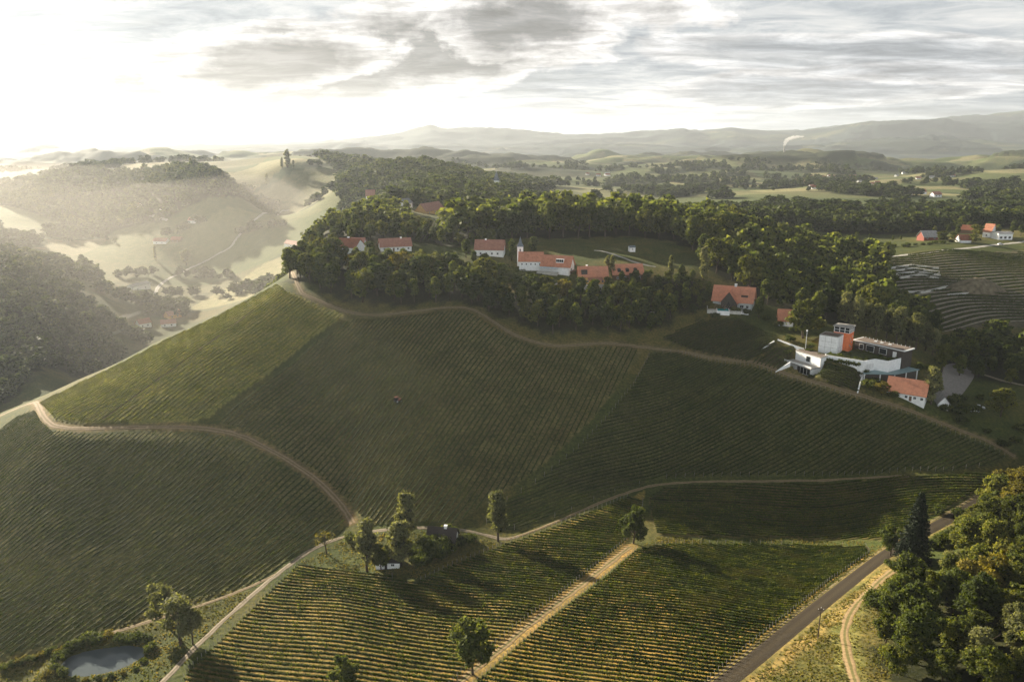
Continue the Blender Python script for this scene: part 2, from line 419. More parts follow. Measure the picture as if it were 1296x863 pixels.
def smooth_line(pts, step):
    p = np.asarray(pts, float)
    for _ in range(3):
        q = [p[0]]
        for a, b in zip(p[:-1], p[1:]): q += [a * .75 + b * .25, a * .25 + b * .75]
        q.append(p[-1]); p = np.array(q)
    s = np.concatenate([[0], np.cumsum(np.hypot(*np.diff(p, axis=0).T))])
    n = max(2, int(s[-1] / step)); t = np.linspace(0, s[-1], n + 1)
    return np.stack([np.interp(t, s, p[:, 0]), np.interp(t, s, p[:, 1])], -1)
TRW = {k: (smooth_line(hp(v[0]), 1.5), v[1]) for k, v in TR.items()}
WOODS = {   # (column, distance) outlines
 'front_wood': [(1120,146),(1112,158),(1124,168),(1128,178),(1188,186),(1216,196),(1226,208),(1222,222),(1250,240),(1276,258),(1330,280),(1400,270),(1420,140),(1250,132),(1140,138)],
 'belt': [(362,433),(400,412),(450,399),(520,393),(590,393),(650,380),(700,368),(830,386),(860,402),(800,406),(740,404),(690,408),(640,416),(560,424),(480,434),(430,446),(385,456)],
 'garden': [(735,412),(800,404),(880,402),(905,420),(862,442),(800,428)],
 'church_wood': [(572,505),(600,540),(640,528),(700,536),(790,545),(850,530),(890,500),(930,560),(930,660),(800,690),(690,690),(620,640),(570,590)],
 'right_wood': [(880,470),(905,455),(955,425),(1000,402),(1040,392),(1120,404),(1185,414),(1180,440),(1135,470),(1120,560),(1040,610),(980,620),(930,600),(905,520)],
 'village': [(372,470),(395,470),(430,478),(470,492),(520,500),(575,492),(640,500),(640,515),(575,503),(522,560),(470,545),(425,560),(395,540),(375,500)],
 'gully': [(1190,352),(1230,356),(1300,345),(1380,360),(1380,440),(1300,432),(1240,438),(1205,420),(1190,390)],
 'band': [(620,700),(700,735),(800,745),(900,745),(960,748),(1050,752),(1150,756),(1260,762),(1300,770),(1300,835),(1150,830),(1000,820),(860,810),(740,800),(640,760)],
 'slope': [(352,630),(380,590),(425,560),(470,545),(515,540),(520,600),(500,640),(520,700),(470,740),(430,750),(390,800),(340,700)],
 'mid_hill': [(400,790),(470,800),(560,760),(620,760),(650,900),(650,1100),(700,1400),(560,1500),(430,1500),(430,1200),(440,1000),(400,900)],
 'mound': [(0,1500),(60,1400),(120,1330),(200,1270),(290,1300),(345,1370),(350,1500),(250,1580),(120,1650),(0,1750),(-60,1700)],
 'left_wood': [(-330,560),(-140,500),(-40,520),(20,545),(60,600),(120,650),(160,700),(140,760),(100,860),(30,900),(-60,900),(-220,940),(-380,800)],
 'ridge_wood': [(430,1550),(600,1480),(660,1500),(720,1650),(560,1800),(400,1750)],
}
WW = {k: np.array([pd(*p)[:2] for p in v]) for k, v in WOODS.items()}
# far woods: noise decides
def far_wood(x, y):
    n = fbm(x / 520 + 4, y / 360 + 2, 4, 41)
    colpx = CX + FPX * (x / y) / CP
    th = .47 + .12 * sstep(1050, 1200, colpx) * sstep(2600, 3600, y)
    return sstep(th - .012, th + .012, n)
def valley_wood(x, y):
    """small copses in the left valley and on the rolling land to the right"""
    n = fbm(x / 150, y / 120, 3, 51)
    return sstep(.60, .62, n)

def offset_line(L, off):
    d = np.gradient(L, axis=0); d /= np.hypot(d[:, 0], d[:, 1])[:, None]
    return L + np.stack([-d[:, 1], d[:, 0]], -1) * off
def build_ground():
    x, y = GX.ravel(), GY.ravel()
    n1 = fbm(x / 9, y / 9, 3, 60); n2 = fbm(x / 45, y / 40, 3, 61); n3 = fbm(x / 170, y / 130, 2, 62)
    c = np.empty((len(x), 3))
    meadow = np.array([.060, .072, .020]); dry = np.array([.15, .115, .042])
    t = sstep(.35, .7, n2)[:, None]
    c[:] = meadow * (1 - .55 * t) + dry * .55 * t
    near = y < 1000
    def fill(poly, col, soft=0):
        m = inpoly(x, y, poly); c[m] = np.array(col) * (.75 + .5 * n1[m, None])
    for k, col in (('hill', (.135, .122, .050)), ('right', (.078, .082, .030)), ('lower', (.135, .128, .050)), ('ridge', (.24, .22, .07)), ('left', (.235, .17, .052)),  # ridge lightened, right darkened: sun and shade put into the ground colour
                   ('front', (.27, .18, .05)), ('strip', (.13, .11, .042)), ('upper', (.06, .055, .026)), ('notch', (.06, .055, .026)), ('bank', (.05, .05, .025)),
                   ('patch', (.10, .095, .045)), ('ledge', (.085, .09, .035)), ('terrace', (.10, .088, .06))):
        fill(FW[k], col)
    # bright dry verge beside the fields
    for k, wdt, col in (('field_track', 3.2, (.30, .20, .075)), ('road', 4.5, (.20, .16, .06)), ('hill_track', 3.0, (.19, .14, .07)), ('top_track', 3.0, (.15, .12, .06)), ('forest_track', 4.0, (.16, .15, .05))):
        L = TRW[k][0]; m = (y < L[:, 1].max() + 8) & (y > L[:, 1].min() - 8)
        d = pdist(x[m], y[m], L[::3]); w = (1 - sstep(wdt * .55, wdt, d))[:, None]
        c[m] = c[m] * (1 - w) + np.array(col) * (.7 + .6 * n1[m, None]) * w
    vl = offset_line(TRW['road'][0][:70], -(TRW['road'][1] / 2 + 3.4)); m = y < 260
    w = (1 - sstep(.9, 2.6, pdist(x[m], y[m], vl[::3]) + (fbm(x[m] / 3, y[m] / 3, 2, 67) - .5) * 2.6))[:, None]
    c[m] = c[m] * (1 - w) + np.array((.27, .195, .075)) * (.7 + .6 * n1[m, None]) * w
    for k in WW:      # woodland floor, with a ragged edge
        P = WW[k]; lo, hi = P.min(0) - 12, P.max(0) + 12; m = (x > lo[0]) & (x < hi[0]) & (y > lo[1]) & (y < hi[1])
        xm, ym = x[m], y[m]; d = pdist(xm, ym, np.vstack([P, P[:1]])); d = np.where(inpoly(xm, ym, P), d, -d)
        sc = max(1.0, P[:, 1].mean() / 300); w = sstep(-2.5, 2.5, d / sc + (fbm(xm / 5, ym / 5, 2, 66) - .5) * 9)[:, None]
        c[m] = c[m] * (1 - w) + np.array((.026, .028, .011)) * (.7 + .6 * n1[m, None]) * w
    # terraces: bare pale banks between the rows of the slope across the gully
    # patchwork of fields far off
    f = sstep(640, 900, y)
    cx, cyy = np.floor(x / 150 + 1.3 * (vnoise(x / 190, y / 190, 71) - .5)), np.floor(y / 105 + 1.3 * (vnoise(x / 170, y / 170, 72) - .5))
    hsh = _hash(cx, cyy, 5); hs2 = _hash(cx, cyy, 6)
    pal = np.array([(.065, .082, .030), (.080, .095, .038), (.115, .112, .055), (.17, .155, .085), (.055, .072, .030), (.095, .102, .045)])
    pc = 1.25 * pal[(hsh * 5.99).astype(int)] * (.85 + .3 * hs2[:, None])
    sel = (y > 900) & ~np.any([inpoly(x, y, WW[k]) for k in ('mid_hill', 'mound', 'left_wood', 'ridge_wood', 'band')], axis=0)
    c[sel] = c[sel] * (1 - f[sel, None]) + pc[sel] * f[sel, None]
    vw = (valley_wood(x, y) * sstep(950, 1050, y) * (1 - sstep(2300, 2700, y)))[:, None]
    c = c * (1 - vw) + np.array((.035, .045, .016)) * vw
    fw = (far_wood(x, y) * sstep(1900, 2300, y))[:, None]
    c = c * (1 - fw) + np.array((.032, .042, .020)) * fw
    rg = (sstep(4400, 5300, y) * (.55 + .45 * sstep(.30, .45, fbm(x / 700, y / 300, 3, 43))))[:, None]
    c = c * (1 - rg) + np.array((.026, .042, .044)) * rg  # blue tint on the far ranges, distance haze put into the colour
    v = np.stack([x, y, GZ.ravel()], -1)
    # far woods stand a little above the fields
    v[:, 2] += fw[:, 0] * (10 + 10 * fbm(x / 25, y / 25, 2, 77)) * sstep(2300, 2800, y)
    jj, ii = np.meshgrid(np.arange(NJ - 1), np.arange(NI - 1), indexing='ij')
    a = (jj * NI + ii).ravel()
    F = np.stack([a, a + 1, a + 1 + NI, a + NI], -1)
    m, ns, ls = new_mat('ground')
    out = N(ns, 'ShaderNodeOutputMaterial'); b = N(ns, 'ShaderNodeBsdfPrincipled', inp={'Roughness': .95})
    b.inputs['Specular IOR Level'].default_value = .1
    at_ = N(ns, 'ShaderNodeAttribute', attribute_name='cover')
    geo = N(ns, 'ShaderNodeNewGeometry')
    t1 = N(ns, 'ShaderNodeTexNoise', inp={'Scale': .9, 'Detail': 5.0, 'Roughness': .7}); ls.new(geo.outputs['Position'], t1.inputs['Vector'])
    t2 = N(ns, 'ShaderNodeTexNoise', inp={'Scale': .12, 'Detail': 4.0, 'Roughness': .6}); ls.new(geo.outputs['Position'], t2.inputs['Vector'])
    r1 = ramp(ns, [(.3, (.42, .48, .40)), (.5, (.95, .97, .95)), (.70, (1.75, 1.55, 1.3))]); ls.new(t1.outputs['Fac'], r1.inputs[0])
    r2 = ramp(ns, [(.3, (.75, .85, .7)), (.7, (1.2, 1.12, 1.05))]); ls.new(t2.outputs['Fac'], r2.inputs[0])
    col = mixc(ns, ls, 1.0, mixc(ns, ls, 1.0, at_.outputs['Color'], r1.outputs[0], 'MULTIPLY'), r2.outputs[0], 'MULTIPLY')
    ls.new(col, b.inputs['Base Color'])
    bump = N(ns, 'ShaderNodeBump', inp={'Strength': .6, 'Distance': .35}); ls.new(t1.outputs['Fac'], bump.inputs['Height']); ls.new(bump.outputs[0], b.inputs['Normal'])
    ls.new(b.outputs[0], out.inputs[0])
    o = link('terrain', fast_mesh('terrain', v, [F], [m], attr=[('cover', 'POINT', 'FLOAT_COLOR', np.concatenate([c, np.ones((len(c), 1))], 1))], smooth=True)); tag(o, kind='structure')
build_ground()

def simple_mat(name, col, rough=.8, var=.15, scale=2.0, spec=.2, bump=0.0, metallic=0.0):
    m, ns, ls = new_mat(name)
    out = N(ns, 'ShaderNodeOutputMaterial'); b = N(ns, 'ShaderNodeBsdfPrincipled', inp={'Roughness': rough, 'Metallic': metallic})
    b.inputs['Specular IOR Level'].default_value = spec
    geo = N(ns, 'ShaderNodeNewGeometry')
    t = N(ns, 'ShaderNodeTexNoise', inp={'Scale': scale, 'Detail': 5.0, 'Roughness': .65}); ls.new(geo.outputs['Position'], t.inputs['Vector'])
    lo, hi = tuple(v * (1 - var) for v in col), tuple(min(1, v * (1 + var)) for v in col)
    r = ramp(ns, [(.32, lo), (.68, hi)]); ls.new(t.outputs['Fac'], r.inputs[0])
    ls.new(r.outputs[0], b.inputs['Base Color'])
    if bump:
        bp = N(ns, 'ShaderNodeBump', inp={'Strength': .5, 'Distance': bump}); ls.new(t.outputs['Fac'], bp.inputs['Height']); ls.new(bp.outputs[0], b.inputs['Normal'])
    ls.new(b.outputs[0], out.inputs[0]); return m
def track_mat(name, edge, mid, wheel, scale=1.2):
    """across is a map of position across the track: wheel marks and a grassy middle"""
    m, ns, ls = new_mat(name)
    out = N(ns, 'ShaderNodeOutputMaterial'); b = N(ns, 'ShaderNodeBsdfPrincipled', inp={'Roughness': .9}); b.inputs['Specular IOR Level'].default_value = .15
    a = N(ns, 'ShaderNodeAttribute', attribute_name='across'); geo = N(ns, 'ShaderNodeNewGeometry')
    t = N(ns, 'ShaderNodeTexNoise', inp={'Scale': scale, 'Detail': 6.0, 'Roughness': .7}); ls.new(geo.outputs['Position'], t.inputs['Vector'])
    s = math_(ns, ls, 'ADD', a.outputs['Fac'], math_(ns, ls, 'MULTIPLY', math_(ns, ls, 'SUBTRACT', t.outputs['Fac'], .5), .28))
    r = ramp(ns, [(0.0, mid), (.16, mid), (.32, wheel), (.66, wheel), (.9, edge)]); ls.new(s, r.inputs[0])
    r2 = ramp(ns, [(.3, (.7,) * 3), (.7, (1.25,) * 3)]); ls.new(t.outputs['Fac'], r2.inputs[0])
    ls.new(mixc(ns, ls, 1.0, r.outputs[0], r2.outputs[0], 'MULTIPLY'), b.inputs['Base Color'])
    bp = N(ns, 'ShaderNodeBump', inp={'Strength': .4, 'Distance': .08}); ls.new(t.outputs['Fac'], bp.inputs['Height']); ls.new(bp.outputs[0], b.inputs['Normal'])
    ls.new(b.outputs[0], out.inputs[0]); return m
def strip(name, line, width, mat, lift=.07, nacross=6, wob=.28):
    L = np.asarray(line)[:, :2]; d = np.gradient(L, axis=0); d /= np.hypot(d[:, 0], d[:, 1])[:, None] + 1e-9
    nrm = np.stack([-d[:, 1], d[:, 0]], -1); n = len(L)
    s = np.linspace(-1, 1, nacross + 1)
    wl = 1 + wob * (vnoise(np.arange(n) * .45, np.zeros(n), 3) - .5) * 2; wr = 1 + wob * (vnoise(np.arange(n) * .45, np.zeros(n) + 7, 4) - .5) * 2
    ww = np.where(s[None] < 0, wl[:, None], wr[:, None]) * s[None] * width / 2
    P = L[:, None] + nrm[:, None] * ww[..., None]
    Z = H(P[..., 0], P[..., 1]) + lift; Z[:, 0] -= lift + .05; Z[:, -1] -= lift + .05
    V = np.concatenate([P, Z[..., None]], -1).reshape(-1, 3)
    jj, ii = np.meshgrid(np.arange(n - 1), np.arange(nacross), indexing='ij'); a = (jj * (nacross + 1) + ii).ravel()
    F = np.stack([a, a + nacross + 1, a + nacross + 2, a + 1], -1)
    o = link(name, fast_mesh(name, V, [F], [mat], attr=[('across', 'POINT', 'FLOAT', np.tile(np.abs(s), n))], smooth=True)); tag(o, kind='structure'); return o
M_dirt = track_mat('dirt', (.13, .105, .05), (.17, .13, .06), (.27, .195, .115))
M_rut = track_mat('rutted_dirt', (.13, .11, .04), (.13, .115, .04), (.27, .19, .095))
M_gravel = track_mat('gravel', (.12, .10, .055), (.17, .145, .09), (.27, .22, .16))
M_grasstrack = track_mat('grass_track', (.12, .10, .05), (.15, .115, .06), (.23, .17, .095))
M_pale = track_mat('pale_road', (.22, .20, .15), (.36, .34, .30), (.42, .40, .36))
M_asph = track_mat('asphalt', (.056, .042, .024), (.042, .032, .018), (.034, .026, .015), 3.0)
M_drygrass = simple_mat('dry_grass', (.26, .20, .075), .95, .35, 1.6, .1, .2)
for k, mat, nm in (('field_edge_track', M_grasstrack, 'dirt_track'), ('lower_road', M_gravel, 'gravel_road'), ('hill_track', M_dirt, 'dirt_track'), ('top_track', M_grasstrack, 'dirt_track'), ('field_track', M_rut, 'dirt_track'),
                   ('forest_track', M_rut, 'dirt_track'), ('top_road', M_pale, 'road'), ('drive', M_gravel, 'gravel_road'),
                   ('lane', M_pale, 'road'), ('garden_path', M_pale, 'path'), ('valley_road', M_pale, 'road'), ('farm_road', M_pale, 'road'), ('mid_track', M_grasstrack, 'dirt_track'),
                   ('pond_track', M_grasstrack, 'dirt_track'), ('far_lane', M_pale, 'road'), ('ridge_road', M_pale, 'road')):
    strip(nm, TRW[k][0], TRW[k][1], mat)
rd, rw = TRW['road']
strip('road', rd, rw, M_asph, lift=.12, nacross=8, wob=.02)
# dry grass verge right of the road, lit by the sun
M_edge = simple_mat('road_edge', (.20, .155, .09), .9, .25, 2.0)
strip('road_shoulder', offset_line(rd, rw / 2 + .45), .7, M_edge, lift=.10, nacross=2, wob=.3)

# pond water
def pond():
    p = smooth_line(np.vstack([pond_poly, pond_poly[:1]]), .8)
    c = p.mean(0); n = len(p)
    rings = [np.concatenate([c + (p - c) * s, np.full((n, 1), POND_Z)], 1) for s in (1.12, .6)]
    V = np.vstack(rings + [np.array([[c[0], c[1], POND_Z]])])
    i = np.arange(n - 1)
    F = np.stack([i, i + 1, n + i + 1, n + i], -1); T = np.stack([n + i, n + i + 1, np.full(n - 1, 2 * n)], -1)
    m, ns, ls = new_mat('pond_water'); out = N(ns, 'ShaderNodeOutputMaterial')
    b = N(ns, 'ShaderNodeBsdfPrincipled', inp={'Base Color': (.105, .125, .13, 1), 'Roughness': .04, 'IOR': 1.33})  # pale base colour stands in for the bright sky reflection
    t = N(ns, 'ShaderNodeTexNoise', inp={'Scale': 1.2, 'Detail': 3.0}); geo = N(ns, 'ShaderNodeNewGeometry'); ls.new(geo.outputs['Position'], t.inputs['Vector'])
    bp = N(ns, 'ShaderNodeBump', inp={'Strength': .08, 'Distance': .05}); ls.new(t.outputs['Fac'], bp.inputs['Height']); ls.new(bp.outputs[0], b.inputs['Normal'])
    ls.new(b.outputs[0], out.inputs[0])
    tag(link('pond_water', fast_mesh('pond_water', V, [F, T], [m])), kind='structure')
pond()
# ------------------------------------------------------------------ leaf cards
def leaf_quads(C, nrm, size, g, aspect=.75, jit=.25):
    """one four-cornered leaf clump per centre, facing roughly along nrm"""
    n = len(C)
    nrm = nrm + g.normal(0, .75, (n, 3)); nrm /= np.linalg.norm(nrm, axis=1)[:, None] + 1e-9
    r = g.normal(0, 1, (n, 3)); t = np.cross(nrm, r); t /= np.linalg.norm(t, axis=1)[:, None] + 1e-9
    b = np.cross(nrm, t); size = np.broadcast_to(np.asarray(size, float), (n,))[:, None]
    k = 1 + g.uniform(-jit, jit, (n, 4, 1))
    cs = [t, b * aspect, -t, -b * aspect]
    V = np.stack([C + cs[i] * size * k[:, i] for i in range(4)], 1)
    V[:, 0] += nrm * size * g.uniform(-.3, .3, (n, 1)); V[:, 2] += nrm * size * g.uniform(-.3, .3, (n, 1))
    return V.reshape(-1, 3)
def leaf_mat(name, dark, mid, light, trans=.35, hue=.0, patch=None):
    m, ns, ls = new_mat(name)
    out = N(ns, 'ShaderNodeOutputMaterial')
    a = N(ns, 'ShaderNodeAttribute', attribute_name='tint'); oi = N(ns, 'ShaderNodeObjectInfo')
    f = math_(ns, ls, 'ADD', a.outputs['Fac'], math_(ns, ls, 'MULTIPLY', math_(ns, ls, 'SUBTRACT', oi.outputs['Random'], .5), .45))
    r = ramp(ns, [(.1, dark), (.5, mid), (.95, light)]); ls.new(f, r.inputs[0])
    col = r.outputs[0]
    if patch:
        geo = N(ns, 'ShaderNodeNewGeometry')
        t = N(ns, 'ShaderNodeTexNoise', inp={'Scale': .07, 'Detail': 5.0, 'Roughness': .7}); ls.new(geo.outputs['Position'], t.inputs['Vector'])
        pr = ramp(ns, [(.50, (0,) * 3), (.68, (1,) * 3)]); ls.new(t.outputs['Fac'], pr.inputs[0])
        col = mixc(ns, ls, math_(ns, ls, 'MULTIPLY', pr.outputs[0], .6), col, patch)
    b = N(ns, 'ShaderNodeBsdfPrincipled', inp={'Roughness': .7}); b.inputs['Specular IOR Level'].default_value = .12
    ls.new(col, b.inputs['Base Color'])
    tr = N(ns, 'ShaderNodeBsdfTranslucent'); ls.new(mixc(ns, ls, 1.0, col, (1.42, 1.38, .58), 'MULTIPLY'), tr.inputs[0])
    mx = N(ns, 'ShaderNodeMixShader', inp={0: trans}); ls.new(b.outputs[0], mx.inputs[1]); ls.new(tr.outputs[0], mx.inputs[2])
    ls.new(mx.outputs[0], out.inputs[0]); return m
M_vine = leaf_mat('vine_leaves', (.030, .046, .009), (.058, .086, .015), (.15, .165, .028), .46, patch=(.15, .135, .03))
M_vine_lit = leaf_mat('sunlit_yellow_vine_leaves', (.075, .092, .024), (.14, .158, .048), (.25, .245, .085), .55, patch=(.21, .20, .07))  # yellower leaves, with the left shoulder's sunlight put into the colour
M_vine_dark = leaf_mat('vine_leaves_shaded_slope', (.026, .040, .010), (.048, .070, .016), (.095, .115, .026), .35, patch=(.10, .10, .03))  # darker leaf copy, the slope's shade put into the colour
M_post = simple_mat('post_wood', (.24, .22, .19), .85, .15)

def clip_rows(poly, d, spacing, phase=.5, minlen=5.0):
    d = np.asarray(d, float); d /= np.hypot(*d); n = np.array([-d[1], d[0]])
    s = poly @ n; out = []
    for off in np.arange(s.min() + spacing * phase, s.max(), spacing):
        ts = []
        for a, b in zip(poly, np.roll(poly, -1, 0)):
            sa, sb = a @ n - off, b @ n - off
            if (sa > 0) != (sb > 0):
                q = a + (b - a) * sa / (sa - sb); ts.append(q @ d)
        ts.sort()
        for t0, t1 in zip(ts[::2], ts[1::2]):
            if t1 - t0 > minlen: out.append((n * off + d * t0, n * off + d * t1))
    return out
def row_mesh(p0, p1, g, per_m, size, width=.7, h=1.35, curve=None, gap=.05):
    L = np.hypot(*(p1 - p0)); d = (p1 - p0) / L; n = np.array([-d[1], d[0]])
    def path(t):
        P = p0 + d * t[:, None]
        if curve is not None: P = curve(P)
        return P
    # the woody, leafy core
    st = max(3, int(L / 1.1)); t = np.linspace(0, L, st + 1); P = path(t)
    nz = vnoise(t * .35 + g.uniform(0, 99), t * 0, 3)
    top = h * (.70 + .25 * nz); w = width * (.22 + .16 * nz); low = .5
    Z = H(P[:, 0], P[:, 1]); prof = [(-1, low), (-.8, 1), (.8, 1), (1, low)]
    V = []
    for sx, sz in prof:
        zz = Z + (top if sz == 1 else low); V.append(np.stack([P[:, 0] + n[0] * sx * w, P[:, 1] + n[1] * sx * w, zz], -1))
    V = np.stack(V, 1).reshape(-1, 3); i = np.arange(st) * 4
    F = np.concatenate([np.stack([i + a, i + 4 + a, i + 4 + (a + 1) % 4, i + (a + 1) % 4], -1) for a in range(4)])
    caps = np.array([[0, 1, 2, 3], [st * 4 + 3, st * 4 + 2, st * 4 + 1, st * 4]])
    m = int(L * per_m); tt = g.uniform(0, L, m)
    vig = vnoise(tt * .5 + g.uniform(0, 99), tt * 0, 9)                 # stronger and weaker vines, a few missing
    keep = vig > gap + .12 * g.uniform(0, 1, m); tt, vig = tt[keep], vig[keep]; m = len(tt)
    P = path(tt); a = g.uniform(0, 2 * np.pi, m); rr = np.sqrt(g.uniform(.25, 1, m))
    off = np.cos(a) * rr * width * .5 * (.6 + .8 * vig); zc = h * .62 + np.sin(a) * rr * h * .40 * (.7 + .6 * vig)
    C = np.stack([P[:, 0] + n[0] * off, P[:, 1] + n[1] * off, H(P[:, 0], P[:, 1]) + zc], -1)
    nr = np.stack([n[0] * np.cos(a), n[1] * np.cos(a), np.sin(a) * .9 + .25], -1)
    Q = leaf_quads(C, nr, size * g.uniform(.65, 1.3, m), g)
    VV = np.vstack([V, Q]); FQ = np.arange(len(Q)).reshape(-1, 4) + len(V)
    tint = np.concatenate([np.full(len(F) + 2, .30), np.clip(.45 + (vig - .5) * .5 + g.normal(0, .17, m), 0, 1)])
    return VV, np.vstack([F, caps, FQ]), tint
def post_mesh():
    r, hh = .055, 2.0
    V = [(r * math.cos(a), r * math.sin(a), z) for z in (-.3, hh) for a in np.arange(6) * math.pi / 3]
    F6 = [[0, 1, 2, 3, 4, 5][::-1], [6, 7, 8, 9, 10, 11]]
    return fast_mesh('end_post', V, [[(i, (i + 1) % 6, 6 + (i + 1) % 6, 6 + i) for i in range(6)], F6], [M_post])
POST = post_mesh()
def img_dir(a, b):
    return hit(*b)[:2] - hit(*a)[:2]
ROWS = [ # field, direction, spacing, leaves per metre, size, material, posts, individual, label, group
 ('front', ((690,790),(890,816)), 1.62, 27, .22, M_vine, True, 'leafy vine row in the golden vineyard between dirt track and paved road', 'vine rows of the sunlit foreground vineyard'),
 ('left',  ((300,770),(480,789)), 1.66, 24, .22, M_vine, True, 'leafy vine row in the foreground vineyard between gravel road and dirt track', 'vine rows of the foreground vineyard left of the dirt track'),
 ('strip', ((880,640),(1100,640)), 1.75, 17, .23, M_vine, False, 'leafy vine row in the shaded vineyard strip above the golden vineyard', 'vine rows of the shaded strip above the golden vineyard'),
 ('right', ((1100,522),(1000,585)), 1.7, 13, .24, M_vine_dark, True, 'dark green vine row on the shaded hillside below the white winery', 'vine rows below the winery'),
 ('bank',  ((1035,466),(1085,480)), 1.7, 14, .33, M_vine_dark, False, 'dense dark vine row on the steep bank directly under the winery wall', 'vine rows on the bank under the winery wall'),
]
STUFF_ROWS = [
 ('hill',  ((700,460),(622,592)), 2.05, 10, .25, 0), ('lower', ((300,600),(250,645)), 2.0, 10, .25, 0), ('upper', ((930,415),(880,438)), 1.9, 10, .26, 0), ('notch', ((985,446),(965,462)), 1.8, 10, .26, 0),
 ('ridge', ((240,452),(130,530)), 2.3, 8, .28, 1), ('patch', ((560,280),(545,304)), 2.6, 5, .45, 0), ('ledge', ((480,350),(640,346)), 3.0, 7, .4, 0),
]
HILL = ('right', 'hill', 'lower', 'upper', 'notch')
n_rows = 0; CNT = {}
for key, (a, b), sp, per, size, mat, posts, lab, grp in ROWS:
    g = np.random.default_rng(sum(map(ord, key)))
    for p0, p1 in clip_rows(FW[key], img_dir(a, b), sp):
        V, F, tint = row_mesh(p0, p1, g, per * (1.4 if key in HILL else 1), size * (.68 if key in HILL else 1), .26 if key in HILL else .46, .95 if key in HILL else 1.05)
        c = np.array([*p0, float(H(*p0))])
        o = link('vine_row', fast_mesh('vine_row', V - c, [F], [mat], attr=[('tint', 'FACE', 'FLOAT', tint)]))
        o.location = c; tag(o, lab, 'vine row', grp); n_rows += 1; CNT[key] = CNT.get(key, 0) + 1
        if posts:
            for p in (p0, p1):
                q = link('end_post', POST, o); q.location = (p[0] - c[0], p[1] - c[1], float(H(*p)) - c[2])
print('vine rows', n_rows, CNT)
RV, RF, RT, RM, RK = [], [], [], [], 0
def add_rows(V, F, tint, mi):
    global RK
    RV.append(V); RF.append(F + RK); RT.append(tint); RM.append(np.full(len(F), mi)); RK += len(V)
for key, (a, b), sp, per, size, mi in STUFF_ROWS:
    g = np.random.default_rng(len(key) + int(sp * 100)); k = 0
    for p0, p1 in clip_rows(FW[key], img_dir(a, b), sp):
        V, F, tint = row_mesh(p0, p1, g, per * 1.25, size * .82, .27, 1.0); add_rows(V, F, tint, mi)
# ------------------------------------------------------------------ trees
M_leaf = leaf_mat('broad_leaves', (.034, .047, .011), (.075, .098, .023), (.155, .168, .040), .45)
M_leaf_olive = leaf_mat('poplar_leaves', (.085, .095, .040), (.16, .165, .075), (.25, .245, .12), .45)
M_leaf_yellow = leaf_mat('yellow_leaves', (.075, .07, .014), (.15, .13, .025), (.24, .20, .045), .45)
M_leaf_lt = leaf_mat('light_leaves', (.042, .052, .011), (.092, .106, .022), (.18, .175, .038), .42)
M_leaf_dk = leaf_mat('deep_leaves', (.022, .034, .010), (.048, .066, .018), (.10, .115, .032), .38)
M_near = leaf_mat('sunlit_wood_leaves', (.034, .046, .010), (.095, .115, .023), (.24, .23, .050), .46)  # brighter leaf copy, sun highlights of the front wood put into the colour
M_needle = leaf_mat('spruce_needles', (.008, .014, .006), (.016, .026, .010), (.032, .045, .016), .1)
M_bark = simple_mat('bark', (.075, .058, .042), .95, .35, 5.0, .1, .05)
M_core = simple_mat('crown_core_shade', (.018, .024, .007), .95, .3, .8, .05)  # dark solid cores, the crown's inner shade put into the colour

def tube(path, rad, seg=7):
    V, F = [], []
    path = np.asarray(path, float)
    for i, (p, r) in enumerate(zip(path, rad)):
        t = path[min(i + 1, len(path) - 1)] - path[max(i - 1, 0)]; t = t / (np.linalg.norm(t) + 1e-9)
        u = np.cross(t, (0.3, 1, .1)); u /= np.linalg.norm(u) + 1e-9; w = np.cross(t, u)
        for k in range(seg):
            a = 2 * math.pi * k / seg; V.append(p + (u * math.cos(a) + w * math.sin(a)) * r)
    for i in range(len(path) - 1):
        for k in range(seg):
            F.append((i * seg + k, i * seg + (k + 1) % seg, (i + 1) * seg + (k + 1) % seg, (i + 1) * seg + k))
    return np.array(V), np.array(F)
def join(parts):
    VV, FF, k = [], [], 0
    for V, F in parts: VV.append(V); FF.append(np.asarray(F) + k); k += len(V)
    return np.vstack(VV), np.vstack(FF)
_ICO = {}
def ico(sub=2):
    if sub not in _ICO:
        import bmesh
        bm = bmesh.new(); bmesh.ops.create_icosphere(bm, subdivisions=sub, radius=1)
        _ICO[sub] = (np.array([v.co[:] for v in bm.verts]), np.array([[v.index for v in f.verts] for f in bm.faces])); bm.free()
    return _ICO[sub]
